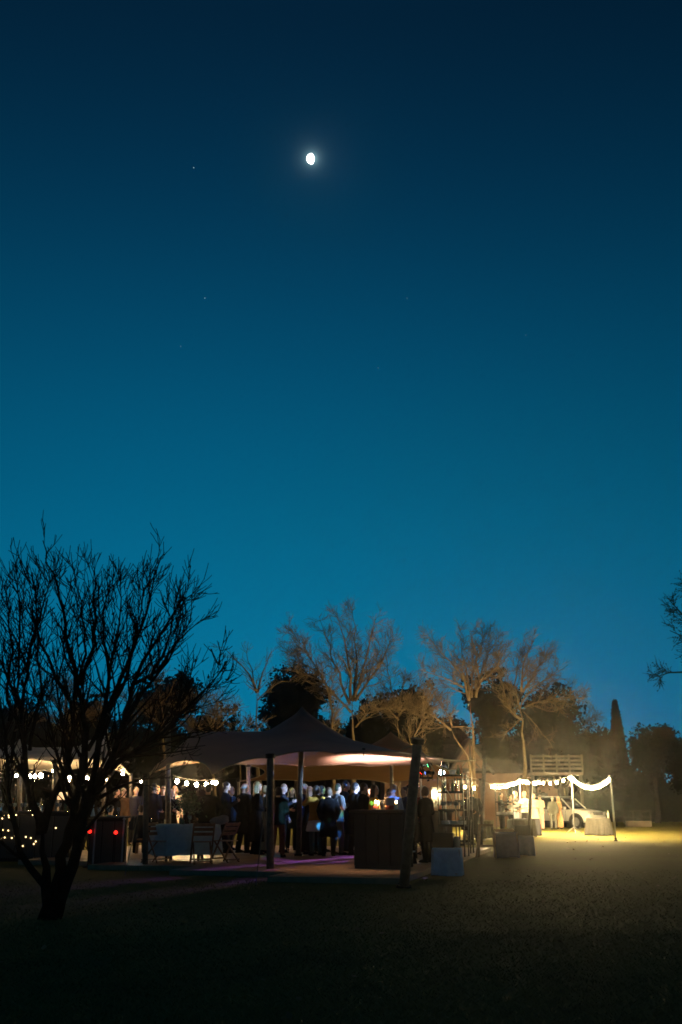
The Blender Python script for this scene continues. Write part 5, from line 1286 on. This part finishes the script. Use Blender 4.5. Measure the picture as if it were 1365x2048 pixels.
# further clothed tables in the lit area
for k, (px, Y, r_, lb, c_) in enumerate(((1043, 42, .55, 'dark clothed table in front of the white-shirted men', (.03, .027, .02)), (968, 40, .4, 'small round clothed table left of the second rack', (.16, .15, .10)), (1052, 44, .6, 'striped clothed table behind the slate draped box', (.07, .07, .085)))):
    X = xat(px, Y, .5)
    t_ = thing('side_table', (X, Y, 0), ('round table standing under the ' + lb.replace(' table', ' cover'))[:90], 'table')
    MB().lathe([(r_*.94, .70), (r_*.94, .73)], n=24).build('table_top', M_DARKWOOD, t_); MB().tube([(0, 0, 0), (0, 0, .7)], .04, 8).build('column', M_STEEL, t_)
    drape('tablecloth', 'cloth of the ' + lb, X, Y, .1, .745, r_, r_, cloth(c_), 'tablecloth', folds=12, amp=.03, seed=20+k)

# ---- left: counters, seated guests, speaker
def counter(name, label, px, Y, wd, dp, H, floor, rz, cat='bar'):
    loc = Vector((xat(px, Y, .6), Y, floor)); root = thing(name, loc, label, cat, rz=rz)
    bevel(MB().box((0, 0, H/2), (wd, dp, H)).build('cabinet', M_BLACK, root)); bevel(MB().box((0, 0, H+.02), (wd+.1, dp+.08, .04)).build('counter_top', mat('dark_top', (.03, .03, .032), .2), root))
    nP = max(3, int(wd/.4))
    for k in range(nP): MB().box((-wd/2 + wd*(k+.5)/nP, -dp/2-.011, H*.5), (wd/nP-.03, .018, H*.86)).build('panel', mat('bar_panel2', (.02, .016, .014), .35), root)
    return root, loc
lc, LL = counter('bar_counter', 'long dark bar counter with glassware behind the nearest tree', 45, 25.5, 2.5, .6, 1.12, 0, R(0))
for k in range(18):
    x = -1.15 + 2.3*(k % 9)/8 + rp.uniform(-.04, .04); glass(LL + Vector((x, -.12 + .22*(k//9), 1.16)), 'clear wine glass on the long dark bar counter', 'wine glasses on the long dark bar counter')
for k in range(7):
    x = -1.0 + k*.33; bottle(('green', 'clear', 'amber')[k % 3] + ' bottle at the %s of the long dark counter' % ('left end', 'left end', 'left end', 'middle', 'right end', 'right end', 'right end')[k], LL + Vector((x + rp.uniform(-.05, .05), .2, 1.16)), rp.uniform(.26, .32), .037, (M_BOTTLE, M_GLASS, M_AMBER)[k % 3], 'bottles on the long dark bar counter')
# glowing dots added on its front in place of bulb glints
fr = thing('glint_dots', (LL.x, LL.y-.34, 0), 'small warm glowing dots added as glints over the front of the long dark counter', 'glints')
fb = MB().ball((0, 0, 0), .016, 8, 6).mesh('fairy_bulb', True)
pts = []
for k, (px, py) in enumerate(((10, 1631), (18, 1631), (18, 1635), (33, 1630), (5, 1637), (66, 1630), (17, 1661), (6, 1660), (10, 1675), (24, 1676), (4, 1677), (68, 1688), (62, 1676), (72, 1683), (46, 1692), (112, 1656), (52, 1674), (30, 1672))):
    q = at(px, py, LL.y-.36); pts.append(q - fr.location)
    obj('fairy_bulb', fb, M_GLINT, fr, loc=q - fr.location)
MB().tube(sorted(pts, key=lambda v: (round(v.z, 1), v.x)), .003, 4).build('wire', M_CABLE, fr)
# counter with the red lamps
rc, RL = counter('bar_counter', 'black counter lit by small red lamps left of round table', 218, 23.4, .78, .55, 1.02, 0, R(8))
for px, py, lb in ((180, 1663, 'round red lamp glowing at the left of the black counter'), (232, 1665, 'round red lamp glowing at the right of the black counter')):
    q = at(px, py, RL.y-.45); t_ = thing('red_lamp', (q.x, q.y, 0), lb, 'lamp')
    MB().tube([(0, 0, .015), (0, 0, q.z-.05)], .012, 6).build('stem', M_BLACK, t_); MB().lathe([(.1, 0), (.1, .015), (.02, .03)], n=16).build('base', M_BLACK, t_)
    MB().ball((0, 0, q.z), (.042, .042, .038), 14, 9).build('globe', mat('lit_red_globe', (1, .05, .03), .3, emit=(1, .02, .012), estr=3.0), t_, smooth=True)
for px, lb in ((189, 'left thin red-lit metal stand before the black counter'), (246, 'right thin red-lit metal stand before the black counter')):
    q = Vector((xat(px, RL.y-.38, .5), RL.y-.38, 0)); t_ = thing('barrier_post', q, lb, 'post')
    MB().tube([(0, 0, 0), (0, 0, .98)], .018, 8).build('shaft', M_STEEL, t_); MB().lathe([(.14, 0), (.14, .012), (.03, .03)], n=18).build('base', M_BLACK, t_); MB().ball((0, 0, 1.0), .03, 10, 7).build('finial', M_STEEL, t_)
for k in range(3): glass(RL + Vector((-.25 + k*.22, -.05, 1.06)), 'clear glass on the red-lit black counter', 'glasses on the red-lit counter')
# table between, with seated guests
tl = thing('long_table', (xat(235, 28, .6), 28, 0), 'long white-topped table where guests sit at left', 'table')
MB().box((0, 0, .74), (3.4, .8, .04)).build('table_top', M_WHITE, tl)
for sx in (-1, 1):
    for sy in (-1, 1): MB().box((sx*1.6, sy*.34, .36), (.06, .06, .72)).build('leg', M_DARKWOOD, tl)
for k in range(7): glass(tl.location + Vector((-1.4 + k*.45, -.1 + .2*(k % 2), .76)), 'clear wine glass on the long table of the seated guests', 'wine glasses on the long table')
for k, (px, m_, lb) in enumerate(((212, M_BOTTLE, 'green bottle on the long table left of the seated guests'), (255, M_AMBER, 'amber bottle on the long table near the seated guest'))): bottle(lb, (xat(px, 28, .8), 28, .76), .3, .037, m_)
candle('lit candle on the long table of the seated guests', (xat(200, 27.9, .8), 27.9, .76), .16)
candle('lit candle at the far end of the long table', (xat(332, 28.05, .8), 28.05, .76), .16)
def stool(label, loc):
    t_ = thing('stool', loc, label, 'stool', 'stools under the seated guests')
    MB().lathe([(.17, .43), (.18, .44), (.18, .46), (.16, .47)], n=18).build('seat', M_WOOD, t_)
    for k in range(4):
        a = k*1.571+.78; MB().bar((.15*math.cos(a), .15*math.sin(a), 0), (.11*math.cos(a), .11*math.sin(a), .44), .03).build('leg', M_WOOD, t_)
for px, lb, hc, dr_ in ((222, 'seated guest in dark clothes lit from the right at the long table', ('short', 'dark'), 170), (283, 'seated guest in blue-lit dark jacket leaning at the long table', ('short', 'brown'), 190)):
    X = xat(px, 27.2, .6); stool('wooden stool under the ' + ' '.join(lb.split()[:6]), (X, 27.2, 0))
    person(lb, px, 1602, 27.2, dr_, ('jacket', (.02, .025, .05)), hair=hc, pose='hold', sit=True, floor=0, h=1.72, group=None)
# loudspeaker on a stand
sp_ = at(157, 1592, 28.6); ls = thing('loudspeaker', (sp_.x, sp_.y, 0), 'black loudspeaker on a tripod stand behind the nearest tree', 'loudspeaker')
bevel(MB().box((0, 0, sp_.z+.05), (.36, .34, .60)).build('cabinet', M_BLACK, ls), .02)
MB().box((0, -.175, sp_.z+.05), (.31, .014, .54)).build('grille', mat('speaker_grille', (.02, .02, .02), .8, bump=.6, bscale=200), ls)
MB().tube([(0, 0, .3), (0, 0, sp_.z-.24)], .02, 8).build('stand', M_BLACK, ls)
for k in range(3):
    a = k*2.09; MB().bar((0, 0, .6), (.45*math.cos(a), .45*math.sin(a), .0), .022).build('leg', M_BLACK, ls)
# small cream light box on the far table
lb_ = at(125, 1592, 29.5); tl2 = thing('table_lamp', (lb_.x, lb_.y, 0), 'square cream lampshade glowing beyond the long dark counter', 'lamp')
MB().box((0, 0, lb_.z), (.24, .24, .20)).build('shade', mat('lit_cream_shade', (.9, .75, .5), .7, emit=(1, .66, .33), estr=.7), tl2); MB().tube([(0, 0, .0), (0, 0, lb_.z-.09)], .012, 6).build('stem', M_BLACK, tl2); MB().lathe([(.12, 0), (.12, .015), (.02, .03)], n=16).build('base', M_BLACK, tl2)

# ================================================================== CAR
def car():
    loc = gnd(1160, 1657); 
    root = thing('parked_car', (loc.x-.55, loc.y+1.35, 0), 'white off-road car with dark windows parked at the right behind the guests', 'car', rz=R(-46))
    M_W = mat('white_car_paint', (.72, .70, .66), .22, spec=.6); M_D = mat('black_plastic', (.02, .02, .02), .55); M_G = mat('tinted_glass', (.012, .014, .015), .05, spec=.8)
    # body: rings along x (front +X)
    prof = [(-2.30, .55, 1.00, .78), (-2.24, .38, 1.06, .88), (-1.9, .33, 1.10, .93), (-1.0, .32, 1.09, .945), (.0, .32, 1.07, .945), (.75, .32, 1.06, .94), (1.0, .32, 1.08, .94), (1.6, .32, 1.04, .93), (2.05, .34, .98, .90), (2.22, .42, .92, .84), (2.30, .55, .84, .76)]
    mb = MB(); n = 0
    for x, zb, zt, hw in prof:
        zm = (zb+zt)/2
        ring = [(-hw*.80, zb), (-hw*.97, zb+.10), (-hw, zm+.06), (-hw*.965, zt-.10), (-hw*.87, zt-.02), (-hw*.4, zt+.025), (hw*.4, zt+.025), (hw*.87, zt-.02), (hw*.965, zt-.10), (hw, zm+.06), (hw*.97, zb+.10), (hw*.80, zb)]
        n = len(ring); mb.v += [(x, y, z) for y, z in ring]
    k = len(prof)
    mb.f = [(i*n+j, (i+1)*n+j, (i+1)*n+(j+1) % n, i*n+(j+1) % n) for i in range(k-1) for j in range(n)] + [tuple(range(n)), tuple(reversed(range((k-1)*n, k*n)))]
    bd = mb.build('body', M_W, root, smooth=True)
    gh = MB(); GP = [(-2.18, 1.06, 1.10, .80), (-1.95, 1.06, 1.62, .74), (-1.6, 1.06, 1.70, .72), (.0, 1.05, 1.72, .71), (.35, 1.05, 1.66, .70), (1.0, 1.04, 1.09, .78)]
    for x, zb, zt, hw in GP:
        gh.v += [(x, -.86, zb), (x, -hw-.0, zt-.06), (x, -hw*.85, zt), (x, hw*.85, zt), (x, hw, zt-.06), (x, .86, zb)]
    gh.f = [(i*6+j, (i+1)*6+j, (i+1)*6+(j+1) % 6, i*6+(j+1) % 6) for i in range(len(GP)-1) for j in range(6)] + [tuple(range(6)), tuple(reversed(range(30, 36)))]
    gl = gh.build('cabin_glass', M_G, root)
    MB().box((-.80, 0, 1.735), (1.75, 1.26, .03)).build('roof', mat('roof_paint', (.05, .05, .05), .3), root)
    for s in (-1, 1):
        MB().bar((-1.75, s*.62, 1.78), (.1, s*.62, 1.78), .035).build('roof_rail', M_STEEL, root)
        for xa, xb in ((-.15, -.15), (-1.25, -1.2)): MB().bar((xa, s*.862, 1.07), (xb, s*.735, 1.66), .08, .03).build('pillar', M_D, root)
        MB().bar((1.02, s*.80, 1.07), (.34, s*.70, 1.66), .07, .04).build('pillar', M_W, root)
        for x in (-1.42, 1.38):
            wl = MB().tube([(x, s*.74, .37), (x, s*.955, .37)], .37, 28).build('tyre', mat('tyre_rubber', (.012, .012, .012), .85), root)
            ri = MB().tube([(x, s*.94, .37), (x, s*.962, .37)], .25, 24).build('rim', mat('rim_alloy', (.25, .25, .26), .35, metal=.8), wl)
            for q in range(5):
                a = q*1.2566; MB().bar((x, s*.968, .37), (x+.23*math.cos(a), s*.968, .37+.23*math.sin(a)), .05, .016).build('spoke', M_STEEL, wl)
            ar = MB(); pts = [(x+.44*math.cos(a), s*.925, .37+.44*math.sin(a)) for a in [math.pi*q/14 for q in range(15)]]; ar.tube(pts, .055, 6); ar.build('wheel_arch', M_D, root, smooth=True)
            MB().tube([(x, s*.80, .40), (x, s*.947, .40)], .42, 26).build('wheel_well', mat('well_black', (.006, .006, .006), 1), root)
        MB().box((0, s*.93, .36), (1.95, .06, .12)).build('sill', M_D, root)
        for x in (.72, -.28, -1.0): MB().box((x, s*.946, .72), (.012, .012, .56)).build('door_seam', M_D, root)
        for x in (-.15+.0, -.85): MB().box((x, s*.955, .90), (.2, .03, .035)).build('door_handle', M_W, root)
        mi = MB(); mi.box((.72, s*1.02, 1.13), (.12, .20, .15)); bevel(mi.build('wing_mirror', M_W, root), .03, 3)
        hl = MB(); hl.box((2.20, s*.66, .86), (.16, .34, .13)); bevel(hl.build('headlight', mat('headlight_glass', (.55, .55, .55), .1, spec=.9), root), .025, 3)
        MB().tube([(2.23, s*.62, .52), (2.325, s*.62, .52)], .06, 12).build('fog_light', M_STEEL, root)
    MB().box((2.265, 0, .83), (.08, .98, .16)).build('grille', M_D, root)
    for q in range(7): bevel(MB().box((2.305, -.39 + q*.13, .83), (.03, .022, .135)).build('grille_bar', M_STEEL, root), .006)
    for q in range(7): pass
    bevel(MB().box((2.27, 0, .58), (.14, 1.56, .2)).build('bumper', M_W, root), .05, 3); MB().box((2.26, 0, .42), (.1, 1.4, .13)).build('lower_grille', M_D, root)
    MB().box((2.345, 0, .6), (.008, .5, .11)).build('number_plate', mat('plate_white', (.7, .7, .65), .5), root)
    MB().tube([(-2.31, 0, .8), (-2.5, 0, .8)], .34, 22).build('spare_wheel', M_D, root)
    return root
car()

# ================================================================== skin the figures into single surfaces
tmp = []
for me, vox, post in RAW:
    o = bpy.data.objects.new('tmp', me); COL.objects.link(o)
    m = o.modifiers.new('r', 'REMESH'); m.mode = 'VOXEL'; m.voxel_size = vox
    s = o.modifiers.new('s', 'SMOOTH'); s.factor = .5; s.iterations = 2
    tmp.append((o, me, post))
bpy.context.view_layer.update()
dg = bpy.context.evaluated_depsgraph_get()
for o, me, post in tmp:
    ev = o.evaluated_get(dg).data
    bm = bmesh.new(); bm.from_mesh(ev)
    if post is not None:
        pm_ = post.mesh('fingers'); bm.from_mesh(pm_); bpy.data.meshes.remove(pm_)
    for f in bm.faces: f.smooth = True
    nm = bpy.data.meshes.new('x'); bm.to_mesh(nm); bm.free()
    tmpl = (o, me, nm)
    o['_n'] = nm.name
for o, me, post in tmp:
    nm = bpy.data.meshes[o['_n']]
    nm.name = me.name.split('_')[0] + '_surface'
    if len(nm.materials) == 0: nm.materials.append(None)
    mats = {}
    for u in bpy.data.objects:
        if u.data is me and u is not o:
            mt = u.material_slots[0].material; u.data = nm
            u.material_slots[0].link = 'OBJECT'; u.material_slots[0].material = mt
    bpy.data.objects.remove(o); bpy.data.meshes.remove(me)

# ================================================================== haze, added for the glow round the bulbs
HAZE = 0.00042
if HAZE:
    hz = MB().box((0, 80, 9.5), (308, 252, 21.0)).build('haze', None, kind='stuff', label='thin haze added over the lawn for the glow round the bulbs', cat='haze')
    m = bpy.data.materials.new('haze_air'); m.use_nodes = True; t = m.node_tree
    t.nodes.remove(t.nodes['Principled BSDF']); pv = t.nodes.new('ShaderNodeVolumePrincipled')
    pv.inputs['Color'].default_value = (.9, .9, .9, 1); pv.inputs['Density'].default_value = HAZE; pv.inputs['Anisotropy'].default_value = .965
    t.links.new(pv.outputs[0], t.nodes['Material Output'].inputs['Volume'])
    hz.data.materials.append(m)
